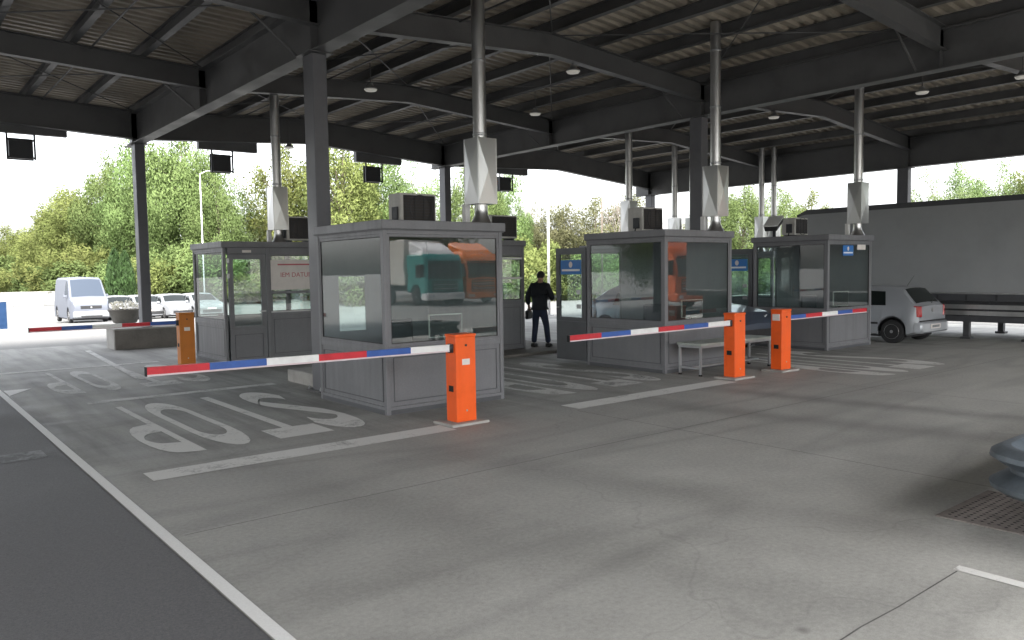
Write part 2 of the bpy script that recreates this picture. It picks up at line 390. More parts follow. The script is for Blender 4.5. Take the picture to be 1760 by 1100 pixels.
# lettering painted for drivers coming towards the camera (tops of the letters nearest)
def stroke(path, wd, closed=False):
    """2D stroked polyline in a unit box -> (verts, faces)"""
    P = [Vector(p) for p in path]; n = len(P); L = []; Rr = []
    for i in range(n):
        a = P[(i-1) % n] if (closed or i) else P[i]; b = P[(i+1) % n] if (closed or i < n-1) else P[i]
        t = (b-a).normalized(); nn = Vector((-t.y, t.x))*wd/2; L.append(P[i]+nn); Rr.append(P[i]-nn)
    V = L+Rr; F = [(i, i+1, n+i+1, n+i) for i in range(n-1)]
    if closed: F.append((n-1, 0, n, 2*n-1))
    return V, F
def arc(cx, cy_, rx, ry, a0, a1, n=10): return [(cx+rx*math.cos(R(a0+(a1-a0)*i/n)), cy_+ry*math.sin(R(a0+(a1-a0)*i/n))) for i in range(n+1)]
SW = .19
def glyph(ch):
    h = SW/2
    if ch == 'O':
        return [stroke(arc(.5, .5-.2, .5-h, .30-h, 180, 360)+arc(.5, .5+.2, .5-h, .30-h, 0, 180), SW, True)]
    if ch == 'T': return [([Vector(p) for p in ((0, 0), (1, 0), (1, .16), (0, .16))], [(0, 1, 2, 3)]), ([Vector(p) for p in ((.5-h, .16), (.5+h, .16), (.5+h, 1), (.5-h, 1))], [(0, 1, 2, 3)])]
    if ch == 'S':
        p = arc(.5, .26, .5-h, .26-h, -10, -180)+arc(.5, .26, .5-h, .26-h, -180, -230, 4)[1:]+[(.5, .5)]+arc(.5, .74, .5-h, .26-h, -50, 0, 4)+arc(.5, .74, .5-h, .26-h, 0, 170)[1:]
        return [stroke(p, SW)]
    if ch == 'P':
        p = [(h, 1), (h, h)]
        return [stroke([(h, 1), (h, 0)], SW), stroke([(SW, h*.85)]+arc(.5, .27, .5-h, .27-h, -90, 90)+[(SW, .54-h*.85)], SW*.85)]
def stop_word(xs, y_top, y_bot, mat):
    for ch, (xl, xh) in zip('STOP', xs):
        for V, F in glyph(ch)[:]:
            pass
        m = MB()
        for V, F in glyph(ch):
            m.add([(xh-p.x*(xh-xl), y_top+p.y*(y_bot-y_top), 0) for p in V], F)
        m.v = [(x, y, gz(x)+ZP) for x, y, _ in m.v]
        m.build('painted_letter', mat, floor)
stop_word([(4.06, 4.62), (3.39, 4.03), (2.76, 3.22), (2.18, 2.60)], 8.2, 11.75, 'line_worn')
stop_word([(4.05, 4.55), (3.40, 3.98), (2.76, 3.12), (2.16, 2.52)], 13.55, 16.85, 'line_faint')
stop_word([(9.45, 10.0), (8.72, 9.36), (8.06, 8.56), (7.42, 7.9)], 8.25, 11.7, 'line_faint')
stop_word([(14.5, 15.1), (13.82, 14.44), (13.16, 13.66), (12.5, 12.98)], 6.0, 9.4, 'line_worn')
# joints between the cast slabs, and the crack from the small white line
def joint(x0, x1, y0, y1, j=.0):
    n = max(2, int(max(x1-x0, y1-y0)/.35)); m = MB(); along_x = x1-x0 > y1-y0; pts = []
    for i in range(n+1):
        t = i/n; o = random.uniform(-j, j)
        pts.append((x0+(x1-x0)*t, (y0+y1)/2+o) if along_x else ((x0+x1)/2+o, y0+(y1-y0)*t))
    hw = (y1-y0)/2 if along_x else (x1-x0)/2
    for sgn in (-1, 1):
        m.v += [(x, y+sgn*hw, gz(x)+.003) if along_x else (x+sgn*hw, y, gz(x)+.003) for x, y in pts]
    m.f = [(i, i+1, n+1+i+1, n+1+i) for i in range(n)]
    m.build('slab_joint', 'joint_dark', floor)
joint(3.0, 4.85, 1.866, 1.875, .014); joint(1.6, 17, 5.596, 5.604, .006); joint(6.896, 6.904, 0, 7.2, .006); joint(11.296, 11.304, -2, 7.2, .006)
# cast iron service cover with a grid of holes
cov = empty('manhole_cover', (5.82, 1.7, 0), 0, 'rusty perforated steel cover set flush in the concrete floor', 'drain cover')
B(0, .95, 0, .70, -.02, .008).build('plate', 'rust_plate', cov)
m = MB()
for i in range(17):
    for j in range(12):
        x, y = .06+i*.0515+(.025 if j % 2 else 0), .055+j*.053
        m.add([(x-.014, y, .0105), (x, y-.014, .0105), (x+.014, y, .0105), (x, y+.014, .0105)], [(0, 1, 2, 3)])
tag(m.build('holes', 'hole_black', cov), kind='stuff')

# ------------------------------------------------------------------ canopy
canopy = empty('canopy', (0, 0, 0), 0, 'dark grey steel canopy with corrugated roof over the booths', 'canopy')
def ibeam(p0, p1, depth, fw, tf, tw, name, mat='canopy_steel', up=Vector((0, 0, 1))):
    p0, p1 = Vector(p0), Vector(p1); d = (p1-p0).normalized(); sd = d.cross(up).normalized(); m = MB()
    h, t = fw/2, tw/2
    prof = [(-h, 0), (h, 0), (h, tf), (t, tf), (t, depth-tf), (h, depth-tf), (h, depth), (-h, depth), (-h, depth-tf), (-t, depth-tf), (-t, tf), (-h, tf)]
    m.ext(prof, lambda q: p0+sd*q[0]+up*q[1], lambda q: p1+sd*q[0]+up*q[1])
    return m.build(name, mat, canopy)
RB = [(-13.3, 5.43), (-8.6, 5.64), (-4.0, 5.43), (.7, 5.64), (5.33, 5.43), (9.95, 5.73), (14.5, 5.43), (19.4, 5.64), (24.4, 5.20), (25.3, 5.12)]  # left bay is out of view, extended to darken the booths' left faces
def rb(x):
    for (a, za), (b, zb) in zip(RB, RB[1:]):
        if x <= b: return za+(zb-za)*(x-a)/(b-a)
    return RB[-1][1]
YN, YF = -4.2, 22.0  # near edge is out of view, set back to even the light on the floor
RD = .40; PD = .20
for yr in (1, 6, 11, 16):
    for (a, za), (b, zb) in zip(RB[:-1], RB[1:]):
        ibeam((a, yr, za), (b, yr, zb), RD-.004, .17, .014, .012, 'rafter')
for (a, za), (b, zb) in zip(RB[:-1], RB[1:]):
    ibeam((a, 21.15, za-.28), (b, 21.15, zb-.28), RD+.276, .2, .016, .012, 'edge_beam')
for xb, zb, dp in ((-13.1, 5.05, .74), (-4.0, 5.05, .74), (5.33, 5.05, .75), (14.5, 5.12, .68), (24.4, 4.69, .88)):
    ibeam((xb, YN, zb), (xb, YF-.1, zb), dp, .28, .02, .014, 'main_beam')
    for yc in (1, 11.15, 21.15):
        m = MB(); z1 = zb-.012; fw, dp2 = .115, .165
        xc = xb
        m.box(xc-fw, xc+fw, yc-dp2, yc+dp2, gz(xc)-.01, z1)
        c = m.build('column', 'column_grey', canopy, bevel=.012)
        B(xc-.2, xc+.2, yc-.24, yc+.24, z1-.0, z1+.0118).build('cap_plate', 'canopy_steel', c)
        B(xc-.19, xc+.19, yc-.23, yc+.23, gz(xc)-.01, gz(xc)+.022).build('base_plate', 'canopy_steel', c)
        for s_ in (-1, 1):
            for t_ in (-1, 1):
                MB().lathe([(.016, 0), (.016, .03), (.009, .032), (.009, .055)], 6, (xc+.155*s_, yc+.195*t_, gz(xc)+.022)).build('anchor_bolt', 'galvanised', c)
    # web stiffeners
    for yr in (1, 6, 11, 16, 21.15):
        for s_ in (-1, 1): B(xb+s_*.01 if s_ > 0 else xb-.13, xb+.13 if s_ > 0 else xb-.01, yr-.006, yr+.006, zb+.021, zb+dp-.021).build('stiffener', 'canopy_steel', canopy)
# purlins
px_ = []
for (a, _), (b, _2) in zip(RB[:-1], RB[1:]):
    n = max(1, round((b-a)/1.16)); px_ += [a+(b-a)*i/n for i in range(n)]
px_.append(25.25)
for x in px_: ibeam((x, YN+.05, rb(x)+RD), (x, YF-.05, rb(x)+RD), PD, .12, .012, .01, 'purlin')
# trapezoidal roof sheets, ribs running down the slope
for (a, za), (b, zb) in zip(RB[:-1], RB[1:]):
    for y0, y1 in ((YN, 5.), (5., 10.), (10., 15.), (15., YF)):
        prof = []; y = y0
        while y < y1-1e-6:
            for dy, dz in ((0, 0), (.09, 0), (.125, .05), (.215, .05)): prof.append((min(y+dy, y1), dz))
            y += .25
        prof.append((y1, 0)); m = MB(); n = len(prof); o = RD+PD+.003
        m.v = [(a, y, za+o+z) for y, z in prof]+[(b, y, zb+o+z) for y, z in prof]
        m.f = [(i, i+1, n+i+1, n+i) for i in range(n-1)]
        m.build('roof_sheet', 'roof_deck', canopy)
# closed fascias
for yv in (YN, YF):
    for (a, za), (b, zb) in zip(RB[:-1], RB[1:]):
        s_ = .03 if yv > 0 else -.03
        lo = .34 if yv > 0 else .2
        MB().hexa([(a, yv, za+lo), (b, yv, zb+lo), (b, yv+s_, zb+lo), (a, yv+s_, za+lo)], [(a, yv, za+.72), (b, yv, zb+.72), (b, yv+s_, zb+.72), (a, yv+s_, za+.72)]).build('fascia', 'fascia_grey', canopy)
B(25.31, 25.34, YN, YF, 4.95, 5.9).build('fascia', 'fascia_grey', canopy); B(-13.34, -13.31, YN, YF, 5.3, 6.2).build('fascia', 'fascia_grey', canopy)
# bracing rods and cable conduits
def rod(p, q, r=.012, name='brace_rod', mat='canopy_steel'): MB().tube([p, q], r, 6).build(name, mat, canopy)
for (xa, xb) in ((5.4, 9.9), (10.0, 14.4), (14.6, 19.3), (.8, 5.25)):
    for (ya, yb) in ((11.1, 15.9), (16.1, 21.0), (6.1, 10.9)):
        rod((xa, ya, rb(xa)+RD-.02), (xb, yb, rb(xb)+RD-.02)); rod((xb, ya, rb(xb)+RD-.05), (xa, yb, rb(xa)+RD-.05))
for x in (7.9, 12.2, 3.3, 17.0): rod((x, 0, rb(x)+RD-.03), (x, 21.8, rb(x)+RD-.03), .018, 'cable_conduit')
# kicker struts from main beams to purlins
for x, zb in ((5.33, 5.05), (14.5, 5.12)):
    for yr in (11.15, 16, 6):
        for s_ in (-1, 1): rod((x+.1*s_, yr+.4, zb+.05), (x+1.1*s_, yr+.4, rb(x+1.1*s_)+RD), .02, 'knee_strut')

# hanging lamps
def lamp(p, label):
    o = empty('canopy_lamp', p, 0, label, 'lamp', 'lamps under the canopy')
    MB().lathe([(.05, .10), (.06, .06), (.13, .0), (.135, -.02)], 16, (0, 0, 0)).build('housing', 'galvanised', o, smooth='auto')
    MB().lathe([(.13, -.021), (.11, -.05), (.04, -.06)], 16).build('diffuser', 'lamp_glow', o, smooth='auto')
    top = rb(p[0])+RD-p[2]
    MB().tube([(0, 0, .1), (0, 0, top)], .012, 6).build('hanger', 'canopy_steel', o)
for i, (px, py, zz, lb) in enumerate(((985, 121, 5.55, 'white disc lamp hanging just beyond the sloping rafter between the two shiny ducts'), (637, 152, 5.5, 'white disc lamp near the square dark column beside the front booth'),
        (920, 194, 5.45, 'small white disc lamp against the brownish far part of the roof'), (1585, 157, 5.45, 'dim disc lamp above the white trailer'), (1330, 200, 5.45, 'dim disc lamp between the two ducts right of the dark middle column'), (1757, 130, 5.4, 'bright disc lamp over the near end of the trailer'), (497, 252, 5.3, 'tiny disc lamp by the far roof edge beside the duct of the rear booth'))):
    lamp(at_z(px, py, zz), lb)

# overhead lane signal boxes at the far edge, seen from behind
def lane_signal(x, label, y=21.42):
    o = empty('lane_signal', (x, y, 4.52), 0, label, 'traffic signal', 'lane signals under the far roof edge')
    B(-.24, .24, 0, .16, .02, .48).build('housing', 'dark_metal', o, bevel=.01)
    B(-.27, .27, .162, .18, .0, .50).build('back_board', 'black_plastic', o)
    for s_ in (-1, 1): B(s_*.275-.02, s_*.275+.02, -.03, -.001, .0, .58).build('hanger_bar', 'dark_metal', o)
    for z in (.02, .42): B(-.254, .254, -.03, -.001, z, z+.04).build('cross_bar', 'dark_metal', o)
    B(-.62, .95, -.06, .10, .585, max(.7, rb(x)-.16-4.52)).build('mount_channel', 'canopy_steel', o)
    MB().lathe([(.03, 0), (.1, .03), (.1, .16)], 12, (0, .182, .26), 'y').build('lens', 'black_plastic', o)
for x, lb in ((2.82, 'dark boxed lane signal hanging against white sky left of the far column'), (7.35, 'dark boxed lane signal hanging before the tall willow above the rear booth'), (11.85, 'dark boxed lane signal hanging left of the far middle column'), (16.9, 'dark boxed lane signal hanging beside the shiny duct box of the front booth')): lane_signal(x*21.4/21, lb)
# ------------------------------------------------------------------ booths
HB = 2.445
def mapper(side, W, D):
    if side == '-Y': return lambda u, n: (u, n)
    if side == '+Y': return lambda u, n: (W-u, D-n)
    if side == '-X': return lambda u, n: (n, D-u)
    return lambda u, n: (W-n, u)
def fb(mp, u0, u1, n0, n1, z0, z1, m=None):
    a, b = mp(u0, n0), mp(u1, n1); m = m or MB()
    return m.box(min(a[0], b[0]), max(a[0], b[0]), min(a[1], b[1]), max(a[1], b[1]), z0, z1)
def window_bay(o, mp, u0, u1, sill=.86, head=2.27, glass=True, banner=False):
    G = 'booth_grey'
    fb(mp, u0, u1, .004, .05, .0, .10).build('base_rail', G, o, bevel=.003)
    fb(mp, u0, u1, .022, .045, .102, sill-.082).build('lower_panel', G, o)
    m = MB(); i = .055
    fb(mp, u0+i, u1-i, .014, .022, .102+i, .112+i, m); fb(mp, u0+i, u1-i, .014, .022, sill-.092-i, sill-.082-i, m)
    fb(mp, u0+i, u0+i+.01, .014, .022, .112+i, sill-.092-i, m); fb(mp, u1-i-.01, u1-i, .014, .022, .112+i, sill-.092-i, m)
    m.build('panel_moulding', 'booth_dark', o)
    fb(mp, u0, u1, .004, .05, sill-.08, sill).build('mid_rail', G, o, bevel=.003)
    fb(mp, u0, u1, .004, .05, head, 2.328).build('head_rail', G, o, bevel=.003)
    fr = MB(); t = .032
    fb(mp, u0, u0+t, .010, .04, sill+.002, head-.002, fr); fb(mp, u1-t, u1, .010, .04, sill+.002, head-.002, fr)
    fb(mp, u0+t, u1-t, .010, .04, sill+.002, sill+t, fr); fb(mp, u0+t, u1-t, .010, .04, head-t, head-.002, fr)
    f = fr.build('window_frame', G, o)
    if glass:
        sl_ = MB(); a = u0+t; b = u1-t; z0 = sill+t; z1 = head-t; q = .009
        fb(mp, a, a+q, .016, .034, z0, z1, sl_); fb(mp, b-q, b, .016, .034, z0, z1, sl_); fb(mp, a+q, b-q, .016, .034, z0, z0+q, sl_); fb(mp, a+q, b-q, .016, .034, z1-q, z1, sl_)
        sl_.build('gasket', 'seal', f)
        fb(mp, a+q, b-q, .022, .028, z0+q, z1-q).build('pane', 'booth_glass', f)
    if banner:
        w_ = u1-u0
        bn = fb(mp, u0+.012, u1-.012, -.004, .004, 1.46, 2.08).build('banner', 'poster', f)
        fb(mp, u0+.16, u1-.02, -.0065, -.0045, 1.965, 1.995).build('banner_stripe', 'poster_red', f)
        fb(mp, u1-.22, u1-.06, -.0065, -.0045, 1.50, 1.60).build('banner_logo', 'poster_grey', f)
        ro = (R(90), 0, 0); c = mp((u0+u1)/2, -.0055)
        text_mesh('banner_text', 'IEM DATUM', .135, 'poster_red', f, (c[0], c[1], 1.765), ro, .001)
        fb(mp, u0, u1, -.002, .012, 1.385, 1.435).build('transom', G, f)
        fb(mp, u0, u1, -.006, .03, 1.0, 1.028).build('counter_lip', 'aluminium', f)
def door_bay(o, mp, u0, u1):
    G = 'booth_grey'
    fb(mp, u0, u1, .004, .05, 2.20, 2.328).build('head_rail', G, o, bevel=.003)
    d = fb(mp, u0+.012, u1-.012, .012, .05, .03, .70).build('door', G, o, bevel=.003)
    m = MB()
    fb(mp, u0+.012, u0+.11, .012, .05, .702, 2.19, m); fb(mp, u1-.11, u1-.012, .012, .05, .702, 2.19, m); fb(mp, u0+.11, u1-.11, .012, .05, 2.09, 2.19, m); fb(mp, u0+.11, u1-.11, .012, .05, .702, .76, m)
    m.build('door_frame', G, d)
    fb(mp, u0+.11, u1-.11, .026, .032, .76, 2.09).build('pane', 'booth_glass', d)
    m = MB(); fb(mp, u0+.10, u1-.10, .004, .012, .12, .13, m); fb(mp, u0+.10, u1-.10, .004, .012, .58, .59, m); fb(mp, u0+.10, u0+.11, .004, .012, .13, .58, m); fb(mp, u1-.11, u1-.10, .004, .012, .13, .58, m)
    m.build('panel_moulding', 'booth_dark', d)
    m = MB(); fb(mp, u1-.075, u1-.045, -.035, .012, 1.03, 1.055, m); fb(mp, u1-.17, u1-.045, -.05, -.032, 1.03, 1.055, m); m.build('door_handle', 'aluminium', d)
    for z in (1.72, 2.02): fb(mp, u0-.02, u0+.03, -.012, .012, z, z+.09).build('hinge', 'aluminium', d)
    fb(mp, (u0+u1)/2-.09, (u0+u1)/2+.09, -.002, .004, 2.225, 2.275).build('number_plate', 'poster', d)
def blue_sign(parent, mp, u0, u1, z0, z1, n):
    s = fb(mp, u0, u1, n-.006, n, z0, z1).build('sign', 'sign_blue', parent)
    h = z1-z0; w_ = u1-u0
    fb(mp, u0+.06*w_, u1-.06*w_, n-.0085, n-.0065, z0+.22*h, z0+.36*h).build('sign_lettering', 'line_white', s)
    a = mp((u0+u1)/2, n-.0075)
    m = MB(); c_ = []
    for k in range(12):
        q = mp((u0+u1)/2+.09*w_*math.cos(k*math.pi/6), n-.0075); c_.append((q[0], q[1], z0+.68*h+.09*w_*math.sin(k*math.pi/6)*1.2))
    m.sheet(c_).build('sign_emblem', 'poster', s)
    return s
def booth(x, y, W, D, sides, label, group=None, group_z=0.):
    o = empty('control_booth', (x, y, gz(x)), 0, label, 'booth', group)
    G = 'booth_grey'; p = .06
    B(.002, W-.002, .002, D-.002, -.05, .06).build('base', 'booth_dark', o)
    for (a, b) in ((0, 0), (W-p, 0), (0, D-p), (W-p, D-p)):
        B(a, a+p, b, b+p, .0, 2.328).build('corner_post', G, o, bevel=.004)
    r = B(-.035, W+.035, -.035, D+.035, 2.33, HB).build('roof', G, o, bevel=.006)
    B(-.02, W+.02, -.02, D+.02, 2.318, 2.3295).build('drip_edge', 'booth_dark', r)
    B(.07, W-.07, .07, D-.07, 2.29, 2.316).build('ceiling', 'inner_wall', r)
    for sd, spec in sides.items():
        mp = mapper(sd, W, D); L = W if 'Y' in sd else D
        if spec == 'win': window_bay(o, mp, p, L-p)
        elif spec == 'doorwin':
            door_bay(o, mp, p+.03, .87); fb(mp, .872, .95, .002, .055, 0, 2.328).build('mullion', G, o, bevel=.003); window_bay(o, mp, .952, L-p, 1.0, 2.2, True, True)
        elif spec == 'slats':
            window_bay(o, mp, p, L-p, 1.12, 2.12)
            fb(mp, p, L-p, -.004, .012, 1.60, 1.64).build('transom', 'aluminium', o); fb(mp, p, L-p, -.004, .012, 2.03, 2.07).build('transom', 'aluminium', o)
        elif spec == 'solid':
            fb(mp, p, L-p, .012, .05, .0, 2.328).build('wall_panel', G, o)
            for z in (.85, 1.6): fb(mp, p, L-p, .006, .0118, z, z+.03).build('panel_seam', 'booth_dark', o)
        elif spec == 'back':
            a, b, z0, z1 = .30, .74, .95, 1.74; a, b = L-b, L-a
            m = MB(); fb(mp, p, a, .012, .05, 0, 2.328, m); fb(mp, b, L-p, .012, .05, 0, 2.328, m); fb(mp, a, b, .012, .05, 0, z0, m); fb(mp, a, b, .012, .05, z1, 2.328, m)
            wpn = m.build('wall_panel', G, o); fb(mp, a, b, .026, .032, z0, z1).build('pane', 'booth_glass', wpn)
        elif spec == 'open':
            fb(mp, p, L-.92, .012, .05, 0, 2.328).build('wall_panel', G, o)
            fb(mp, L-.918, L-.88, .002, .055, 0, 2.328).build('mullion', G, o)
            fb(mp, L-.88, L-p, .004, .05, 2.22, 2.328).build('head_rail', G, o)
            # leaf swung open, standing square to the back wall
            dm = lambda u, n: (.0+n+.005, D+.03+u)
            d = fb(dm, 0, .82, 0, .045, .06, .80).build('door', 'booth_dark', o, bevel=.003)
            m = MB(); fb(dm, 0, .10, 0, .045, .802, 2.2, m); fb(dm, .72, .82, 0, .045, .802, 2.2, m); fb(dm, .10, .72, 0, .045, 2.08, 2.2, m); fb(dm, .10, .72, 0, .045, .802, .88, m)
            m.build('door_frame', 'booth_dark', d)
            fb(dm, .10, .72, .018, .024, .88, 2.08).build('pane', 'booth_glass', d)
            m = MB(); fb(dm, .74, .78, -.04, .09, 1.05, 1.075, m); m.build('door_handle', 'aluminium', d)
            blue_sign(d, dm, .12, .68, 1.70, 1.97, .0)
            for z in (1.32, 1.05): fb(dm, .13, .24, -.012, .0, z, z+.08).build('lock_case', 'aluminium', d)
    return o
FB = 'front row of control booths'; RBG = 'rear row of control booths'
S1 = {'-Y': 'win', '-X': 'win', '+X': 'solid', '+Y': 'open'}
booth(4.94, 8.58, 1.875, 1.87, {'-Y': 'win', '-X': 'win', '+X': 'solid', '+Y': 'back'}, 'grey glazed booth standing right behind the orange barrier with its long striped arm', FB)
booth(10.39, 8.69, 1.875, 1.87, S1, 'grey glazed booth with an open door and a pale table before it', FB)
b3 = booth(15.54, 8.64, 1.875, 1.80, S1, 'grey glazed booth with a blue sticker, beside the silver hatchback', FB)
mp3 = mapper('-Y', 1.875, 1.80)
blue_sign(b3, mp3, .62, 1.06, 2.0, 2.22, .012)
fb(mp3, 1.24, 1.60, .008, .012, 2.13, 2.24).build('sticker', 'poster', b3)
booth(5.40, 15.62, 2.15, 1.85, {'-Y': 'doorwin', '-X': 'win', '+X': 'win', '+Y': 'win'}, 'grey booth with a closed door and a red lettered banner', RBG)
booth(9.75, 13.45, 1.55, 1.87, {'-Y': 'slats', '-X': 'win', '+X': 'win', '+Y': 'win'}, 'narrow grey booth with a black unit on top, beside the standing man', RBG)
booth(15.6, 14.2, 1.875, 1.87, {'-Y': 'win', '-X': 'win', '+X': 'win', '+Y': 'win'}, 'grey booth hidden behind the booth with the open door, only its duct showing above', RBG)
booth(20.7, 16.6, 1.875, 1.87, {'-Y': 'win', '-X': 'win', '+X': 'win', '+Y': 'win'}, 'far grey booth carrying two small ducts, behind the middle column', RBG)
booth(23.3, 14.9, 1.875, 1.87, {'-Y': 'win', '-X': 'win', '+X': 'win', '+Y': 'win'}, 'far grey booth with a pair of close ducts beyond the far end of the trailer', RBG)

# ventilation ducts rising from booth roofs to the canopy
def duct(x, y, zr, label, s=1., gap=.27):
    o = empty('ventilation_duct', (x, y, zr), 0, label, 'duct', 'steel ducts rising from the booths')
    q = .16*s; z0, z1 = gap, gap+.90
    m = MB()
    def face(c0, c1, nrm):   # cross-broken panel: four triangles to a slightly raised centre
        a = Vector((c0[0], c0[1], z0)); b = Vector((c1[0], c1[1], z0)); c = Vector((c1[0], c1[1], z1)); d = Vector((c0[0], c0[1], z1)); e = (a+b+c+d)/4+Vector(nrm)*.022
        m.add([a, b, c, d, e], [(0, 1, 4), (1, 2, 4), (2, 3, 4), (3, 0, 4)])
    face((-q, -q), (q, -q), (0, -1, 0)); face((q, -q), (q, q), (1, 0, 0)); face((q, q), (-q, q), (0, 1, 0)); face((-q, q), (-q, -q), (-1, 0, 0))
    m.sheet([(-q, -q, z0), (q, -q, z0), (q, q, z0), (-q, q, z0)]); m.sheet([(-q, -q, z1), (q, -q, z1), (q, q, z1), (-q, q, z1)])
    m.build('silencer_box', 'stainless', o, weld=True)
    t = MB()
    for (a, b) in ((-q-.004, -q+.012), (q-.012, q+.004)):
        for (c, d) in ((-q-.004, -q+.012), (q-.012, q+.004)): t.box(a, b, c, d, z0, z1)
    t.build('box_edge', 'stainless', o)
    r = .095*s
    MB().lathe([(r*1.75, -.02), (r*1.6, .01), (r*1.0, .12), (r*.95, .20), (r*.95, z0)], 20).build('roof_flashing', 'stainless', o, smooth='auto')
    top = rb(x)+RD+PD-zr-.01
    MB().tube([(0, 0, z1), (0, 0, top)], r, 20).build('flue_pipe', 'stainless', o, smooth='auto')
    for z in [z1+.06+1.0*i for i in range(int((top-z1)/1.0)+1)]:
        MB().lathe([(r, z-.02), (r*1.06, z-.012), (r*1.06, z+.012), (r, z+.02)], 20).build('pipe_collar', 'galvanised', o, smooth='auto')
    B(-q-.02, -q+.06, q-.04, q+.04, -.01, z0).build('support_leg', 'white_paint', o)
    return o
Z0 = HB+.004
duct(6.68, 8.87, Z0, 'shiny steel duct with a tall creased box on the booth behind the nearest barrier')
duct(12.02, 8.87, Z0, 'steel duct with a creased box in front of the dark middle column')
duct(17.17, 8.85, Z0, 'steel duct with a box standing out against the white trailer')
duct(6.80, 16.2, Z0, 'steel duct left of the near dark column, above the rear booth with the banner')
duct(16.15, 14.75, Z0, 'thin duct beside the roof unit of the booth with the open door')
duct(21.2, 17.3, gz(21.2)+Z0, 'left one of two thin far ducts beside the dark middle column'); duct(21.75, 17.0, gz(21.75)+Z0, 'right one of two thin far ducts beside the dark middle column')
duct(23.55, 15.5, gz(23.5)+Z0, 'left one of a close pair of far ducts seen before green trees'); duct(24.05, 15.35, gz(24)+Z0, 'right one of a close pair of far ducts seen before green trees')

def ac_unit(x, y, zr, w, d, h, label):
    o = empty('air_conditioner', (x, y, zr), 0, label, 'air conditioner', 'outdoor cooling units on booth roofs')
    for a in (.06, w-.12): B(a, a+.05, .02, d-.02, 0, .05).build('foot', 'dark_metal', o)
    B(0, w, 0, d, .05, h).build('casing', 'ac_beige', o, bevel=.008)
    g_ = B(.05, w-.025, -.006, -.001, .085, h-.03).build('grille', 'ac_grille', o)
    m = MB(); n = 9
    for i in range(n): z = .1+(h-.16)*i/(n-1); m.box(.055, w-.03, -.012, -.0065, z-.004, z+.004)
    for i in range(4): xx = .09+(w-.16)*i/3; m.box(xx-.004, xx+.004, -.0165, -.0125, .09, h-.035)
    m.build('grille_wires', 'dark_metal', g_)
    MB().lathe([(.19, -.022), (.2, -.019), (.2, -.017), (.19, -.017)], 20, (w*.55, 0, h/2+.03), 'y', False).build('fan_ring', 'dark_metal', g_)
    B(-.03, -.001, .06, .2, .1, .3).build('valve_cover', 'dark_metal', o)
    MB().tube([(-.02, .1, .12), (-.07, .1, .1), (-.08, .12, .0)], .012, 6).build('pipe', 'black_plastic', o)
    return o
ac_unit(6.06, 10.0, Z0, .62, .34, .50, 'beige cooling unit with dark grille on the booth behind the nearest barrier')
ac_unit(11.36, 10.05, Z0, .60, .36, .50, 'cooling unit with grey side on the roof of the booth with the open door')
ac_unit(16.35, 9.9, Z0, .55, .34, .44, 'cooling unit on the roof of the booth with the blue sticker')
ac_unit(6.93, 16.05, Z0, .58, .30, .56, 'cooling unit with black grille on the booth with the red lettered banner')
ac_unit(10.5, 13.62, Z0, .75, .36, .55, 'black fronted cooling unit on the narrow booth beside the man')
ac_unit(21.9, 17.9, gz(21.9)+Z0, .6, .34, .45, 'small dark cooling unit at the foot of the far ducts')
# floodlight on the roof of booth 3
o = empty('roof_floodlight', (15.85, 10.1, Z0), R(20), 'tilted black floodlight with a bright top on the booth with the blue sticker', 'floodlight')
B(-.03, .03, -.03, .03, 0, .2).build('bracket', 'dark_metal', o)
MB().hexa([(-.3, -.12, .12), (.3, -.12, .34), (.3, .14, .34), (-.3, .14, .12)], [(-.33, -.14, .22), (.27, -.14, .46), (.27, .16, .46), (-.33, .16, .22)]).build('housing', 'black_plastic', o, bevel=.01)
MB().hexa([(-.335, -.145, .225), (.272, -.145, .466), (.272, .165, .466), (-.335, .165, .225)], [(-.335, -.145, .245), (.272, -.145, .49), (.272, .165, .49), (-.335, .165, .245)]).build('top_plate', 'white_paint', o)

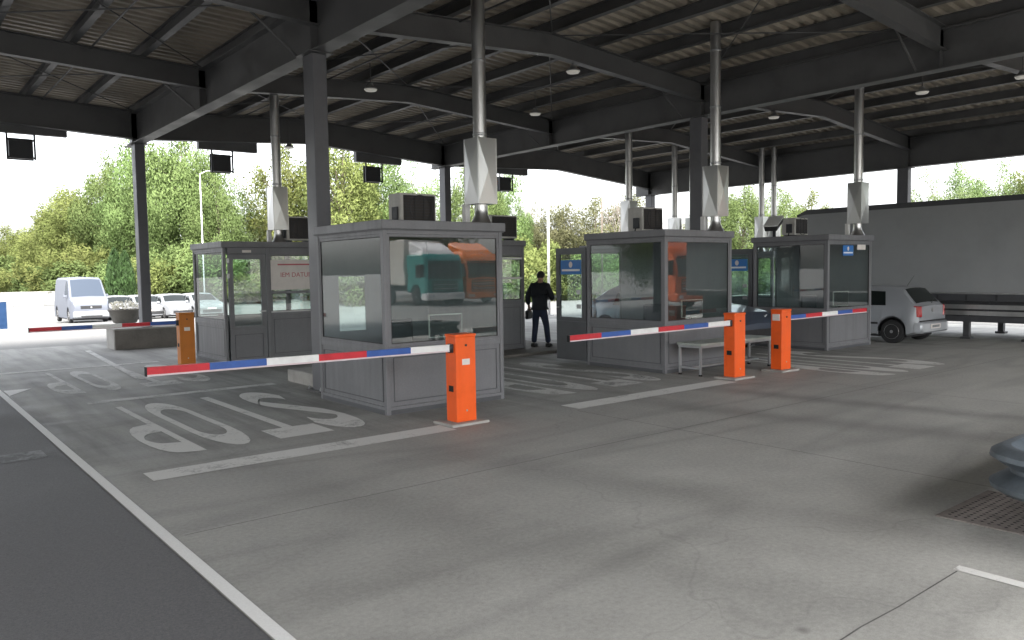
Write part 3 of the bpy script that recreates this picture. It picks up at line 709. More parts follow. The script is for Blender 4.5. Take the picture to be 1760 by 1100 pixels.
# furniture seen through the panes
def desk_set(x, y, who):
    d = empty('desk', (x, y, .062), 0, 'grey desk under the window inside the '+who, 'desk', 'desks in the booths')
    B(.09, 1.78, .09, .65, .70, .735).build('desk_top', 'desk_wood', d, bevel=.004)
    for a in (.1, 1.74): B(a, a+.03, .1, .62, 0, .70).build('side_panel', 'desk_wood', d)
    t = empty('computer_monitor', (x+1.12, y+.33, .799), R(-10), 'dark monitor with pale rim on the desk in the '+who, 'monitor', 'monitors in the booths')
    B(-.11, .11, -.09, .09, 0, .015).build('stand', 'black_plastic', t); B(-.02, .02, .0, .03, .015, .16).build('neck', 'black_plastic', t)
    B(-.25, .25, -.03, .0, .10, .42).build('bezel', 'ac_beige', t, bevel=.006); B(-.235, .235, -.033, -.0305, .115, .405).build('screen', 'black_plastic', t)
    k = empty('keyboard', (x+.55, y+.42, .799), R(8), 'flat dark keyboard on the desk in the '+who, 'keyboard', 'keyboards in the booths')
    B(-.21, .21, -.07, .07, 0, .02).build('case', 'black_plastic', k, bevel=.004); B(-.2, .2, -.06, .06, .0205, .026).build('keys', 'dark_metal', k)
    c = empty('office_chair', (x+.75, y+1.05, .062), R(160), 'black swivel chair inside the '+who, 'chair', 'office chairs in the booths')
    for i in range(5):
        a = i*2*math.pi/5; MB().tube([(0, 0, .09), (.27*math.cos(a), .27*math.sin(a), .06)], [.025, .018], 6).build('base_arm', 'black_plastic', c)
        MB().lathe([(.028, -.012), (.03, 0), (.028, .012)], 8, (.27*math.cos(a), .27*math.sin(a), .03), 'x').build('castor', 'rubber', c)
    MB().tube([(0, 0, .08), (0, 0, .44)], .025, 8).build('gas_lift', 'black_plastic', c)
    B(-.23, .23, -.23, .22, .44, .52).build('seat', 'office_fabric', c, bevel=.03); B(-.21, .21, .22, .28, .60, 1.08).build('backrest', 'office_fabric', c, bevel=.025); B(-.03, .03, .2, .25, .48, .66).build('back_stem', 'black_plastic', c)
desk_set(4.94, 8.58, 'booth behind the nearest barrier'); desk_set(10.39, 8.69, 'booth with the open door'); desk_set(15.54, 8.64, 'booth with the blue sticker')

# ------------------------------------------------------------------ barriers
def barrier(x, y, arm_dir, segs, seglen, label, paint='orange_paint', tilt=0., az=.90, front_label=True):
    o = empty('barrier_gate', (x, y, gz(x)), 0, label, 'barrier', 'orange boom barriers')
    W_, D_, H_ = .285, .21, 1.06
    B(-.13, W_+.12, -.10, D_+.10, -.01, .03).build('footing', 'concrete', o, bevel=.008)
    c = B(0, W_, 0, D_, .03, H_-.03).build('cabinet', paint, o, bevel=.006)
    B(-.006, W_+.006, -.006, D_+.006, H_-.03, H_).build('lid', paint, c, bevel=.005)
    B(.05, W_-.05, -.003, .0, .08, .82).build('front_door', paint, c, bevel=.001)
    MB().lathe([(.014, -.012), (.014, 0)], 10, (W_*.5, 0, .93), 'y').build('lock', 'black_plastic', c)
    MB().lathe([(.012, -.006), (.012, 0)], 10, (W_*.5, -.003, .16), 'y').build('lock', 'aluminium', c)
    if front_label: B(.085, .195, -.0055, -.0032, .70, .77).build('label_plate', 'poster', c)
    for z in (.42, .88): B(-.004 if arm_dir < 0 else W_, 0 if arm_dir < 0 else W_+.004, .06, .15, z-.035, z+.035).build('recess', 'hole_black', c)
    if arm_dir > 0:
        B(-.004, 0, .06, .15, .385, .455).build('recess', 'hole_black', c); B(-.02, 0, .04, .17, .87, .98).build('hub_plate', 'poster', c)
    bx0 = -.02 if arm_dir < 0 else W_+.02
    MB().lathe([(.05, 0), (.055, .01), (.055, .035), (.03, .045)], 14, (bx0-.03 if arm_dir < 0 else bx0-.02, D_/2-.02, az), 'x').build('arm_hub', 'dark_metal', c)
    a = empty('boom_arm', (bx0, D_/2-.03, az)); a.parent = o; a.rotation_euler = (0, tilt, 0)
    u = 0.
    tot = seglen*len(segs)
    B(min(0, arm_dir*-.08), max(0, arm_dir*-.08)+.001, -.03, .03, -.05, .05).build('arm_socket', 'dark_metal', a)
    for i, mt in enumerate(segs):
        s0, s1 = u, u+seglen; u = s1
        x0, x1 = sorted((arm_dir*s0, arm_dir*s1))
        B(x0+.0004, x1-.0004, -.022, .022, -.022, .045).build('arm_segment', mt, a, bevel=.0)
    x0, x1 = sorted((0, arm_dir*tot))
    B(x0, x1, -.024, .024, -.038, -.0225).build('edge_strip', 'strip_pale', a)
    B(*sorted((arm_dir*tot, arm_dir*(tot+.012))), -.024, .024, -.038, .046).build('end_cap', 'rubber', a)
    return o
r_, b_, w_c = 'red_paint', 'blue_paint', 'white_paint'
barrier(5.23, 7.48, -1, [w_c, b_, r_]*2, .553, 'bright orange barrier nearest the edge line, boom of six red, blue and white bands', tilt=R(.5))
barrier(10.645, 7.48, -1, [w_c, b_, r_]*2, .588, 'orange barrier at the end of the pale table, boom lowered before the open door', tilt=R(-.3), front_label=False)
barrier(11.98, 7.48, 1, [b_, r_, w_c, b_, r_], .545, 'orange barrier whose boom crosses in front of the booth with the blue sticker', tilt=R(-.3), front_label=False)
barrier(4.66, 16.05, -1, [b_, r_, w_c, b_, r_], .50, 'brownish orange barrier in shade by the rear booth with the banner', 'shaded_orange', tilt=0., az=.86)

# pale inspection table in front of booth 2
o = empty('inspection_table', (10.50, 8.03, 0), 0, 'long pale green table on thin grey legs before the booth with the open door', 'table')
B(0, 2.06, 0, .50, .505, .54).build('table_top', 'table_top', o, bevel=.004)
B(.02, 2.04, .015, .485, .465, .5048).build('apron_frame', 'galvanised', o)
for xx in (.02, 2.0):
    for yy in (.02, .44):
        l = B(xx, xx+.035, yy, yy+.035, .03, .465).build('leg', 'galvanised', o); B(xx-.004, xx+.039, yy-.004, yy+.039, 0, .0298).build('foot', 'rubber', l)
for xx in (.022, 2.002): B(xx, xx+.03, .056, .439, .11, .14).build('cross_bar', 'galvanised', o)
B(.056, 2.0, .23, .26, .112, .138).build('stretcher', 'galvanised', o)

# island kerbs and blocks
def block(name, x0, x1, y0, y1, h, mat, label, cat, bev=.015):
    o = B(0, x1-x0, 0, y1-y0, -.02, h).build(name, mat, bevel=bev); o.location = (x0, y0, gz(x0)); tag(o, label, cat); return o
block('kerb_block', 5.36, 6.4, 11.62, 12.6, .20, 'concrete', 'pale concrete kerb block behind the near dark column', 'kerb')
blk = empty('island_block', (4.55, 20.88, 0), 0, 'long dark concrete block around the foot of the far left column', 'block')
B(0, 1.75, 0, .12, -.02, .47).build('front_wall', 'dark_concrete', blk); B(0, .12, .122, .88, -.02, .47).build('side_wall', 'concrete', blk); B(.122, 1.75, .122, .88, -.02, .45).build('fill', 'dark_concrete', blk)  # darker front and paler end wall: shade and light put into the colours
B(-.02, 1.77, -.03, .90, .472, .51).build('coping', 'concrete', blk, bevel=.008)
block('island_kerb', 10.0, 12.6, 12.6, 17.5, .05, 'dark_concrete', 'low dark island kerb under the feet of the standing man', 'kerb')
pot = empty('flower_planter', (5.42, 23.6, .0), 0, 'stone planter with pale flowers beside the far left column', 'planter')
MB().lathe([(.24, 0), (.26, .02), (.26, .46), (.20, .48)], 14).build('pedestal', 'dark_concrete', pot, smooth='auto')
MB().lathe([(.22, .48), (.30, .52), (.40, .82), (.43, .84), (.43, .88), (.36, .88), (.33, .80)], 18).build('bowl', 'dark_concrete', pot, smooth='auto')
m = MB()
for i in range(260):
    a = random.uniform(0, 6.28); r = .36*math.sqrt(random.random()); p = Vector((r*math.cos(a), r*math.sin(a), .88+random.uniform(0, .26)*(1-r*.8))); q = random.uniform(.02, .04)
    n1 = Vector((random.gauss(0, 1), random.gauss(0, 1), random.gauss(0, 1))).normalized()*q; n2 = n1.orthogonal().normalized()*q
    m.sheet([p+n1, p+n2, p-n1, p-n2])
tag(m.build('flowers', 'flower_white', pot), kind='stuff')
# ------------------------------------------------------------------ vehicles
def lerp_prof(pr, y):
    for (a, za), (b, zb) in zip(pr, pr[1:]):
        if y <= b: return za+(zb-za)*max(0., (y-a))/(b-a) if b > a else zb
    return pr[-1][1]
def wheel(parent, x, y, r, wd, side, spokes=5, name='wheel'):
    """wheel with its outer face towards side (-1 / +1)"""
    t = MB().lathe([(r*.62, -wd/2), (r*.9, -wd/2), (r, -wd/2+.03), (r, wd/2-.03), (r*.9, wd/2), (r*.62, wd/2)], 28, (x, y, r), 'x').build(name, 'rubber', parent, smooth='auto')
    m = MB(); xo = x+side*wd*.36
    m.lathe([(r*.63, min(0, side*-.06)), (r*.63, max(0, side*-.06))], 24, (xo-side*.05, y, r), 'x')
    m.build('rim_well', 'dark_metal', t)
    m = MB()
    m.lathe([(r*.60, -.01), (r*.66, 0), (r*.66, .02), (r*.60, .02)], 28, (x+side*wd*.46, y, r), 'x', False)
    m.lathe([(r*.13, -.02), (r*.13, .02)], 10, (x+side*wd*.44, y, r), 'x')
    for k in range(spokes):
        a = 2*math.pi*k/spokes; ca, sa = math.cos(a), math.sin(a); w2 = r*.075
        pts = []
        for rr_ in (r*.1, r*.62):
            for s_ in (-1, 1): pts.append((rr_*ca-s_*w2*sa, rr_*sa+s_*w2*ca))
        xa, xb = x+side*wd*.40, x+side*wd*.47
        q = [pts[0], pts[1], pts[3], pts[2]]
        m.hexa([(xa, y+p[0], r+p[1]) for p in q], [(xb, y+p[0], r+p[1]) for p in q])
    m.build('rim', 'aluminium', t)
def car(name, loc, rz, L, W, H, prof, beltf, wy, wr, paint, label, cat, wins, front_glass, rear_glass, group=None, sill=.2, tumble=.15, glassm='car_glass'):
    o = empty(name, loc, rz, label, cat, group)
    def hw(y): return W/2*(1-.10*max(0, (.28-y)/.28)**2-.16*max(0, (y-(L-.55))/.55)**2)
    Ra = wr+.055
    ys = sorted(set([round(i*L/64, 3) for i in range(65)]+[y for y, _ in prof]+[w_+s_*Ra*f for w_ in wy for s_ in (-1, 1) for f in (1, .97, .85)]))
    def half(y):
        h = hw(y); zt = lerp_prof(prof, y); zb = sill+.10*max(0, (.3-y)/.3)+.06*max(0, (y-L+.4)/.4); d = min((abs(y-w_) for w_ in wy))
        if d < Ra: zb = max(zb, wr+math.sqrt(max(0, Ra*Ra-d*d)))
        be = min(lerp_prof(beltf, y), zt-.03); k = max(0, min(1, (zt-be-.03)/(H-lerp_prof(beltf, y)-.03)))
        z3 = max(min(.56, be-.08), zb+.05); z4 = max(be, z3+.03)
        p = [(0, zb), (h-.07, zb), (h-.012, zb+.035), (h, z3), (h-.03, z4)]
        p += [(h-.05-tumble*k-.02*(1-k), max(zt-.09*k-.012, z4+.005)), (h-.13-tumble*k, max(zt-.018, z4+.012)), (0, zt+.012*(1 if k > .5 else .6))]
        return p
    rings = []; m = MB()
    for y in ys:
        p = half(y); ring = [(x, y, z) for x, z in p]+[(-x, y, z) for x, z in p[-2:0:-1]]
        rings.append(ring)
    n = len(rings[0])
    for r in rings: m.v += r
    for i in range(len(ys)-1):
        for k in range(n): m.f.append((i*n+k, i*n+(k+1) % n, (i+1)*n+(k+1) % n, (i+1)*n+k))
    m.f.append(tuple(range(n))); m.f.append(tuple((len(ys)-1)*n+k for k in range(n)))
    body = m.build('body', paint, o, smooth='auto')
    def side_glass(y0, y1, lo=.10, hi=.93, sd=1, y0t=None, y1t=None):
        g_ = MB(); N_ = 8; y0t = y0 if y0t is None else y0t; y1t = y1 if y1t is None else y1t
        for i in range(N_+1):
            for t, ya, yb in ((lo, y0, y1), (hi, y0t, y1t)):
                y = ya+(yb-ya)*i/N_; p = half(y); a, b = p[4], p[5]
                g_.v.append((sd*(a[0]+(b[0]-a[0])*t+.008), y, a[1]+(b[1]-a[1])*t+.002))
        g_.f = [(2*i, 2*i+1, 2*i+3, 2*i+2) for i in range(N_)]
        g_.build('side_window', glassm, body, smooth=True)
    for wdw in wins:
        for sd in (-1, 1): side_glass(wdw[0], wdw[1], sd=sd, y0t=wdw[2], y1t=wdw[3])
    def screen(y0, y1, nm):
        g_ = MB(); N_ = 6
        for i in range(N_+1):
            y = y0+(y1-y0)*i/N_; p = half(y); za = lerp_prof(prof, y-.02); zb2 = lerp_prof(prof, y+.02); nv = Vector((0, -(zb2-za), .04)).normalized()*.008
            for s_ in (-1, -.5, 0, .5, 1):
                x = p[6][0]*.97*s_; z = p[7][1]+(p[6][1]-p[7][1])*abs(s_)**2
                g_.v.append((x, y+nv.y, z+nv.z))
        g_.f = [(5*i+k, 5*i+k+1, 5*i+k+6, 5*i+k+5) for i in range(N_) for k in range(4)]
        return g_.build(nm, glassm, body, smooth=True)
    screen(*front_glass, 'windscreen')
    if rear_glass: screen(*rear_glass, 'rear_window')
    for i, w_ in enumerate(wy):
        for sd in (-1, 1): wheel(o, sd*(W/2-.115), w_, wr, .19, sd)
    for w_ in wy:   # dark arch liners
        for sd in (-1, 1):
            q = MB(); a_ = [(Ra-.004)*math.cos(R(t)) for t in range(0, 181, 15)]; b_2 = [(Ra-.004)*math.sin(R(t)) for t in range(0, 181, 15)]
            for xx in (W/2-.015, W/2-.30): q.v += [(sd*xx, w_+c, wr+d) for c, d in zip(a_, b_2)]
            nn = len(a_); q.f = [(i, i+1, nn+i+1, nn+i) for i in range(nn-1)]+[tuple(nn+i for i in range(nn))]
            q.build('arch_liner', 'car_trim', body)
    B(-W/2+.12, W/2-.12, .3, L-.3, .16, .26).build('underbody', 'car_trim', o)
    for sd in (-1, 1):   # mirrors, handles
        yb = front_glass[0]-.05 if front_glass[0] > L/2 else front_glass[0]
        ym = min(front_glass[1], front_glass[0]) + (.12 if True else 0)
        zt = lerp_prof(beltf, ym)+.02
        MB().hexa([(sd*(W/2-.04), ym, zt), (sd*(W/2+.13), ym, zt+.01), (sd*(W/2+.13), ym+.1, zt+.02), (sd*(W/2-.04), ym+.12, zt)], [(sd*(W/2-.03), ym, zt+.13), (sd*(W/2+.13), ym, zt+.14), (sd*(W/2+.12), ym+.08, zt+.13), (sd*(W/2-.03), ym+.1, zt+.12)]).build('wing_mirror', paint, o, bevel=.01)
    return o, body, half
# silver hatchback
PX, PY = 20.26, 8.52
po, pb, ph_ = car('hatchback_car', (PX, PY, gz(PX)), 0, 3.85, 1.64, 1.42,
    [(0, .93), (.05, .955), (.10, .985), (.42, 1.345), (.58, 1.395), (1.2, 1.42), (1.9, 1.41), (2.15, 1.37), (2.85, .99), (3.0, .955), (3.6, .80), (3.8, .66), (3.85, .60)],
    [(0, .90), (.6, .90), (3.85, .84)], (.62, 3.06), .295, 'silver_car', 'silver hatchback waiting beside the glazed booth with the blue sticker', 'car',
    [(.78, 1.55, .85, 1.55), (1.62, 2.55, 1.62, 2.12)], (2.2, 2.82), (.12, .42))
for s_ in (-1, 1):
    h0 = ph_(.03)[3][0]
    MB().hexa([(s_*(h0-.17), -.022, .66), (s_*(h0-.01), -.004, .66), (s_*(h0+.018), .15, .66), (s_*(h0-.1), .15, .66)], [(s_*(h0-.15), -.018, .93), (s_*(h0-.03), .0, .93), (s_*(h0+.004), .15, .93), (s_*(h0-.1), .15, .93)]).build('tail_light', 'tail_red', po, bevel=.015)
    MB().box(*sorted((s_*.83, s_*.845)), 1.62, 1.80, .83, .86).build('door_handle', 'car_trim', po)
    MB().box(*sorted((s_*.826, s_*.838)), .95, 2.9, .47, .52).build('rub_strip', 'car_trim', po)
MB().hexa([(-.74, -.085, .27), (.74, -.085, .27), (.80, .12, .27), (-.80, .12, .27)], [(-.74, -.075, .54), (.74, -.075, .54), (.80, .12, .56), (-.80, .12, .56)]).build('rear_bumper', 'silver_car', po, bevel=.04, smooth='auto')
B(-.7, .7, -.045, .02, .545, .575).build('bumper_gap', 'car_trim', po)
pl = B(-.26, .26, -.094, -.084, .37, .48).build('number_plate', 'poster', po); B(-.2, .2, -.097, -.0945, .395, .455).build('plate_characters', 'poster_grey', pl)
MB().lathe([(.05, -.018), (.05, .0)], 14, (0, 0, .82), 'y').build('badge', 'aluminium', po); MB().tube([(0, .02, .99), (.25, .10, 1.06), (.42, .14, 1.07)], .008, 6).build('rear_wiper', 'car_trim', po)
MB().tube([(0, .62, 1.40), (0, .45, 1.66)], [.006, .003], 5).build('aerial', 'car_trim', po)
# dark car in the lane between the open-door booth and the stickered booth
co, cb, ch_ = car('saloon_car', (14.2, 13.7, 0), math.pi, 4.3, 1.72, 1.45,
    [(0, .95), (.1, .99), (.6, 1.30), (.95, 1.42), (1.8, 1.45), (2.3, 1.40), (3.15, 1.0), (3.4, .97), (4.0, .84), (4.22, .70), (4.3, .62)],
    [(0, .92), (4.3, .86)], (.75, 3.4), .31, 'blue_grey_car', 'dark blue grey car partly hidden behind the booth with the open door', 'car',
    [(.95, 1.8, 1.05, 1.8), (1.9, 2.85, 1.9, 2.4)], (2.4, 3.1), (.15, .6))
for s_ in (-1, 1): MB().hexa([(s_*.45, 4.18, .62), (s_*.70, 4.10, .62), (s_*.72, 4.0, .62), (s_*.5, 4.0, .62)], [(s_*.45, 4.16, .76), (s_*.71, 4.06, .78), (s_*.73, 3.95, .78), (s_*.5, 3.95, .78)]).build('headlight', 'clear_lens', co, bevel=.01)
B(-.6, .6, 4.24, 4.32, .32, .5).build('front_grille', 'car_trim', co)
# white van
vo, vb, vh_ = car('delivery_van', (9.35, 53.2, gz(0, 50.5)), math.pi, 5.0, 1.9, 2.06,
    [(0, 1.92), (.06, 2.0), (.5, 2.05), (2.0, 2.06), (3.45, 2.04), (3.65, 1.98), (4.38, 1.18), (4.5, 1.13), (4.85, .98), (4.96, .86), (5.0, .7)],
    [(0, 1.16), (3.4, 1.16), (5.0, 1.02)], (.95, 4.1), .32, 'van_white', 'pale high roofed van parked in the open beyond the canopy', 'van', [(3.15, 4.0, 3.2, 3.62)], (3.68, 4.36), None, tumble=.10, glassm='van_glass')
for s_ in (-1, 1): MB().hexa([(s_*.55, 4.95, .74), (s_*.84, 4.80, .74), (s_*.86, 4.65, .74), (s_*.6, 4.65, .74)], [(s_*.62, 4.88, .98), (s_*.85, 4.72, 1.0), (s_*.87, 4.55, 1.0), (s_*.65, 4.55, 1.0)]).build('headlight', 'clear_lens', vo, bevel=.015)
gr = B(-.5, .5, 4.965, 5.015, .66, .80).build('front_grille', 'car_trim', vo, bevel=.01); B(-.04, .04, 5.016, 5.024, .69, .77).build('badge', 'aluminium', gr)
B(-.86, .86, 4.85, 5.05, .26, .56).build('front_bumper', 'poster_grey', vo, bevel=.05)
B(-.26, .26, 5.052, 5.06, .42, .53).build('number_plate', 'poster', vo); B(-.5, .5, 5.051, 5.058, .28, .36).build('air_intake', 'car_trim', vo)

vo.scale = (1.04, 1.04, 1.24)
# row of pale cars parked nose-on beyond the far left column
for px, lb, pt in ((213, 'pale parked car between the van and the far left column', 'pale_car'), (262, 'pale parked car just right of the far left column', 'pale_car'), (312, 'pale parked car behind the brownish barrier', 'pale_car'), (362, 'pale parked car seen through the panes of the rear booth with the banner', 'pale_car')):
    q_ = ground_at(px, 46.5)
    ko, kb, kh = car('parked_car', (q_.x, q_.y+4.2, gz(q_.x, q_.y+2)), math.pi, 4.2, 1.74, 1.46,
        [(0, .93), (.06, .97), (.35, 1.30), (.6, 1.40), (1.6, 1.46), (2.2, 1.42), (3.05, 1.0), (3.3, .97), (3.9, .84), (4.12, .70), (4.2, .62)],
        [(0, .92), (4.2, .86)], (.75, 3.35), .31, pt, lb, 'car', [(.8, 1.7, .9, 1.7), (1.8, 2.75, 1.8, 2.3)], (2.32, 3.0), (.12, .5), 'cars parked beyond the canopy', glassm='car_glass')
    for s_ in (-1, 1): MB().hexa([(s_*.45, 4.08, .60), (s_*.72, 4.0, .60), (s_*.74, 3.9, .60), (s_*.5, 3.9, .60)], [(s_*.45, 4.06, .76), (s_*.73, 3.96, .78), (s_*.75, 3.85, .78), (s_*.5, 3.85, .78)]).build('headlight', 'clear_lens', ko, bevel=.01)
    B(-.55, .55, 4.14, 4.22, .34, .5).build('front_grille', 'car_trim', ko); B(-.26, .26, 4.2, 4.235, .52, .62).build('number_plate', 'poster', ko)
# curtain-sided trailer on its landing legs
TX, TG = 21.75, gz(22)
tr = empty('semi_trailer', (TX, 0, TG), 0, 'long grey white curtain sided trailer standing on its legs behind the hatchback', 'trailer')
T0, T1, TW, TT = .2, 13.1, 2.42, 3.60
m = MB(); n = 66
for sd in (0, TW):
    o_ = len(m.v)
    for i in range(n+1):
        y = T0+.05+(T1-T0-.1)*i/n; b = .012*math.sin(i*1.9)+.006*math.sin(i*.7+2); b = b if 0 < i < n else 0
        for z, f in ((1.20, .3), (1.9, 1), (2.6, 1), (3.46, .2)): m.v.append((sd+(-b if sd == 0 else b)*f, y, z))
    for i in range(n):
        for k in range(3): m.f.append((o_+4*i+k, o_+4*i+4+k, o_+4*i+5+k, o_+4*i+1+k))
cu = m.build('side_curtain', 'curtain_white', tr, smooth=True)
for sd in (-.012, TW-.02):
    B(sd, sd+.032, T0, T1-.3, 3.46, TT).build('roof_rail', 'trailer_frame', tr)
    B(sd, sd+.032, T0, T1, 1.16, 1.199).build('bottom_rail', 'aluminium', tr); B(sd+.01, sd+.03, T0, T1, .98, 1.158).build('side_rail', 'trailer_frame', tr)
    for i in range(18):
        y = T0+.4+i*.7; b_k = B(sd-.008, sd-.001, y, y+.04, 1.0, 1.15).build('strap_buckle', 'dark_metal', tr)
B(-.005, TW+.005, T1-.06, T1, 1.0, 3.40).build('front_bulkhead', 'aluminium', tr)
MB().hexa([(-.004, T1-.32, 3.47), (TW+.004, T1-.32, 3.47), (TW+.004, T1, 3.40), (-.004, T1, 3.40)], [(-.004, T1-.32, TT), (TW+.004, T1-.32, TT), (TW+.004, T1, 3.46), (-.004, T1, 3.46)]).build('roof_front_edge', 'trailer_frame', tr)
B(.01, TW-.01, T0+.02, T1-.33, 3.54, 3.58).build('roof_sheet', 'curtain_white', tr)
B(0, TW, T0, T0+.05, 1.0, 3.54).build('rear_doors', 'curtain_white', tr); B(.02, TW-.02, T0+.06, T1-.07, 1.10, 1.155).build('load_floor', 'desk_wood', tr)
for xx in (.75, 1.55): B(xx, xx+.14, T0+.1, T1-.2, .80, 1.095).build('chassis_beam', 'trailer_frame', tr)
for i in range(10): B(.05, TW-.05, T0+.6+i*1.25, T0+.68+i*1.25, 1.0, 1.098).build('cross_member', 'trailer_frame', tr)
for sd in (.03, TW-.07):
    for z in (.62, .78): B(sd, sd+.04, 4.4, 9.6, z, z+.11).build('side_guard_rail', 'aluminium', tr)
    for y in (4.6, 6.2, 7.8, 9.4): B(sd+.041, sd+.09, y, y+.06, .60, 1.0).build('guard_post', 'trailer_frame', tr)
    B(sd, sd+.05, 4.0, 9.7, .45, .60).build('lower_skirt', 'trailer_frame', tr)
    B(*((.14, .9) if sd < 1 else (TW-.9, TW-.14)), 3.9, 10.4, .46, .97).build('dark_backing', 'trailer_frame', tr)  # dark backing added to close the bright gap between the rails
    for y in (8.35, 6.95, 7.5):
        if y != 7.5: l = B(sd+.06, sd+.20, y-.07, y+.07, .06, .8).build('landing_leg', 'trailer_frame', tr); B(sd+.02, sd+.24, y-.12, y+.12, .0, .058).build('foot', 'trailer_frame', l)
    MB().lathe([(.03, 0), (.035, .012)], 10, (sd-.02, 8.6, 1.05), 'x').build('side_marker', 'amber_lens', tr)
for y in (1.3, 2.6, 10.9, 12.0)[:2]:
    for sd in (.15, TW-.15): wheel(tr, sd, y, .5, .30, -1 if sd < 1 else 1, 8)
# lorries on the approach behind the photographer (they show as reflections in the booth panes)
def lorry(x, y, paint, roofp, tarp, label, tank=False, H=2.9):
    o = empty('lorry', (x, y, gz(x)), 0, label, 'lorry', 'lorries queuing on the approach')
    m = MB(); w2 = 1.24
    pr = [(0, .45), (.02, 1.45), (-.12, 2.45), (-.35, H), (-2.1, H), (-2.1, .75), (-1.75, .75), (-1.45, 1.15), (-.85, 1.15), (-.6, .75), (-.55, .45)]
    m.ext(pr, lambda q: Vector((-w2, q[0], q[1])), lambda q: Vector((w2, q[0], q[1])))
    cab = m.build('cab', paint, o, bevel=.05, smooth='auto')
    MB().hexa([(-1.12, .03, 1.5), (1.12, .03, 1.5), (1.12, .0, 1.5), (-1.12, .0, 1.5)], [(-1.05, -.105, 2.38), (1.05, -.105, 2.38), (1.05, -.14, 2.38), (-1.05, -.14, 2.38)]).build('windscreen', 'car_glass', cab)
    B(-1.1, 1.1, -.06, .16, 2.42, 2.5).build('sun_visor', 'car_trim', cab)
    g_ = B(-.85, .85, .021, .05, .75, 1.4).build('front_grille', 'car_trim', cab)
    for i in range(5): B(-.8, .8, .051, .075, .80+i*.12, .85+i*.12).build('grille_bar', 'aluminium' if i % 2 else paint, g_)
    B(-1.25, 1.25, -.45, .08, .32, .72).build('bumper', roofp, o, bevel=.05)
    for s_ in (-1, 1):
        B(*sorted((s_*.72, s_*1.12)), .081, .10, .46, .62).build('headlight', 'clear_lens', o)
        B(*sorted((s_*1.26, s_*1.5)), -.25, -.1, 1.6, 2.3).build('mirror', 'car_trim', o, bevel=.02)
        B(*sorted((s_*1.243, s_*1.252)), -1.15, -.45, 1.55, 2.3).build('side_window', 'car_glass', cab)
        for yy in (-1.15,)+((-4.2, -8.2, -9.4) if not tank else (-4.2, -5.5)): wheel(o, s_*1.05, yy, .5, .3, s_, 8)
    MB().hexa([(-1.1, -.45, H), (1.1, -.45, H), (1.15, -2.0, H), (-1.15, -2.0, H)], [(-.95, -.75, H+.28), (.95, -.75, H+.28), (1.1, -2.0, H+.75), (-1.1, -2.0, H+.75)]).build('air_deflector', roofp, o, bevel=.04)
    if tank:
        MB().lathe([(.2, -7.0), (1.0, -6.9), (1.2, -6.5), (1.2, -3.0), (1.0, -2.65), (.2, -2.6)], 24, (0, 0, 2.2), 'y').build('tank', tarp, o, smooth='auto')
        B(-.5, .5, -7, -2.2, .8, 1.05).build('chassis', 'trailer_frame', o)
    else:
        B(-1.25, 1.25, -11.5, -2.35, 1.15, 3.75).build('box_body', tarp, o, bevel=.03); B(-.5, .5, -11.4, -2.15, .8, 1.1).build('chassis', 'trailer_frame', o)
    return o
lorry(24.9, -19.3, 'teal_paint', 'white_paint', 'cream_tarp', 'teal lorry with white roof fairing, reflected in the booth behind the nearest barrier')
lorry(27.8, -19.6, 'orange_truck', 'orange_truck', 'orange_truck', 'yellow orange tank lorry, reflected beside the teal lorry', True)
lorry(30.6, -6.5, 'rusty_orange', 'rusty_orange', 'cream_tarp', 'red orange lorry, reflected in the booth with the open door')

# ------------------------------------------------------------------ guard rail with a rounded nose
gr = empty('guard_rail', (5.76, 1.62, 0), 0, 'galvanised guard rail with rounded nose beside the rusty floor cover', 'guard rail')
path = [(4.2-.35*i, .33, 0) for i in range(12)]
path = [(x, .33) for x in (5.0, 4.0, 3.0, 2.0, 1.0, .4, .0)]+[(-.33*math.sin(R(t)), .33*math.cos(R(t))) for t in range(10, 180, 10)]+[(x, -.33) for x in (.0, .4, 1.0, 2.0, 3.0, 4.0, 5.0)]
wp = [(.0, .42), (.035, .425), (.075, .46), (.08, .49), (.035, .535), (.0, .56), (.0, .59), (.035, .615), (.08, .66), (.075, .69), (.035, .725), (.0, .73)]
m = MB(); nP = len(path); nW = len(wp)
for i, p in enumerate(path):
    a = Vector(path[max(0, i-1)]); b = Vector(path[min(nP-1, i+1)]); t = (b-a).normalized(); nrm = Vector((-t.y, t.x))
    if i in (0, nP-1): nrm = Vector((0, 1 if i == 0 else -1))
    nrm = nrm if nrm.dot(Vector(p)-Vector((2.5 if p[0] > 0 else 0, 0))) > 0 or p[0] <= 0 and nrm.dot(Vector(p)) > 0 else -nrm
    for sg, (n_, z) in [(0, q) for q in wp]+[(1, q) for q in reversed(wp)]:
        off = n_*1.45-.05-(.006 if sg else 0); m.v.append((p[0]+nrm.x*off, p[1]+nrm.y*off, z-(.001 if sg else 0)))
K = 2*nW
for i in range(nP-1):
    for k in range(K): m.f.append((i*K+k, i*K+(k+1) % K, (i+1)*K+(k+1) % K, (i+1)*K+k))
m.v = [(x, y, z-.10) for x, y, z in m.v]
m.build('rail', 'rail_zinc', gr, smooth='auto')
for x in (.75, 2.75, 4.6):
    for s_ in (-1, 1): B(x-.05, x+.05, s_*.20-.04, s_*.20+.04, -.05, .62).build('post', 'galvanised', gr); B(x-.04, x+.04, *sorted((s_*.241, s_*.286)), .40, .55).build('spacer', 'galvanised', gr)
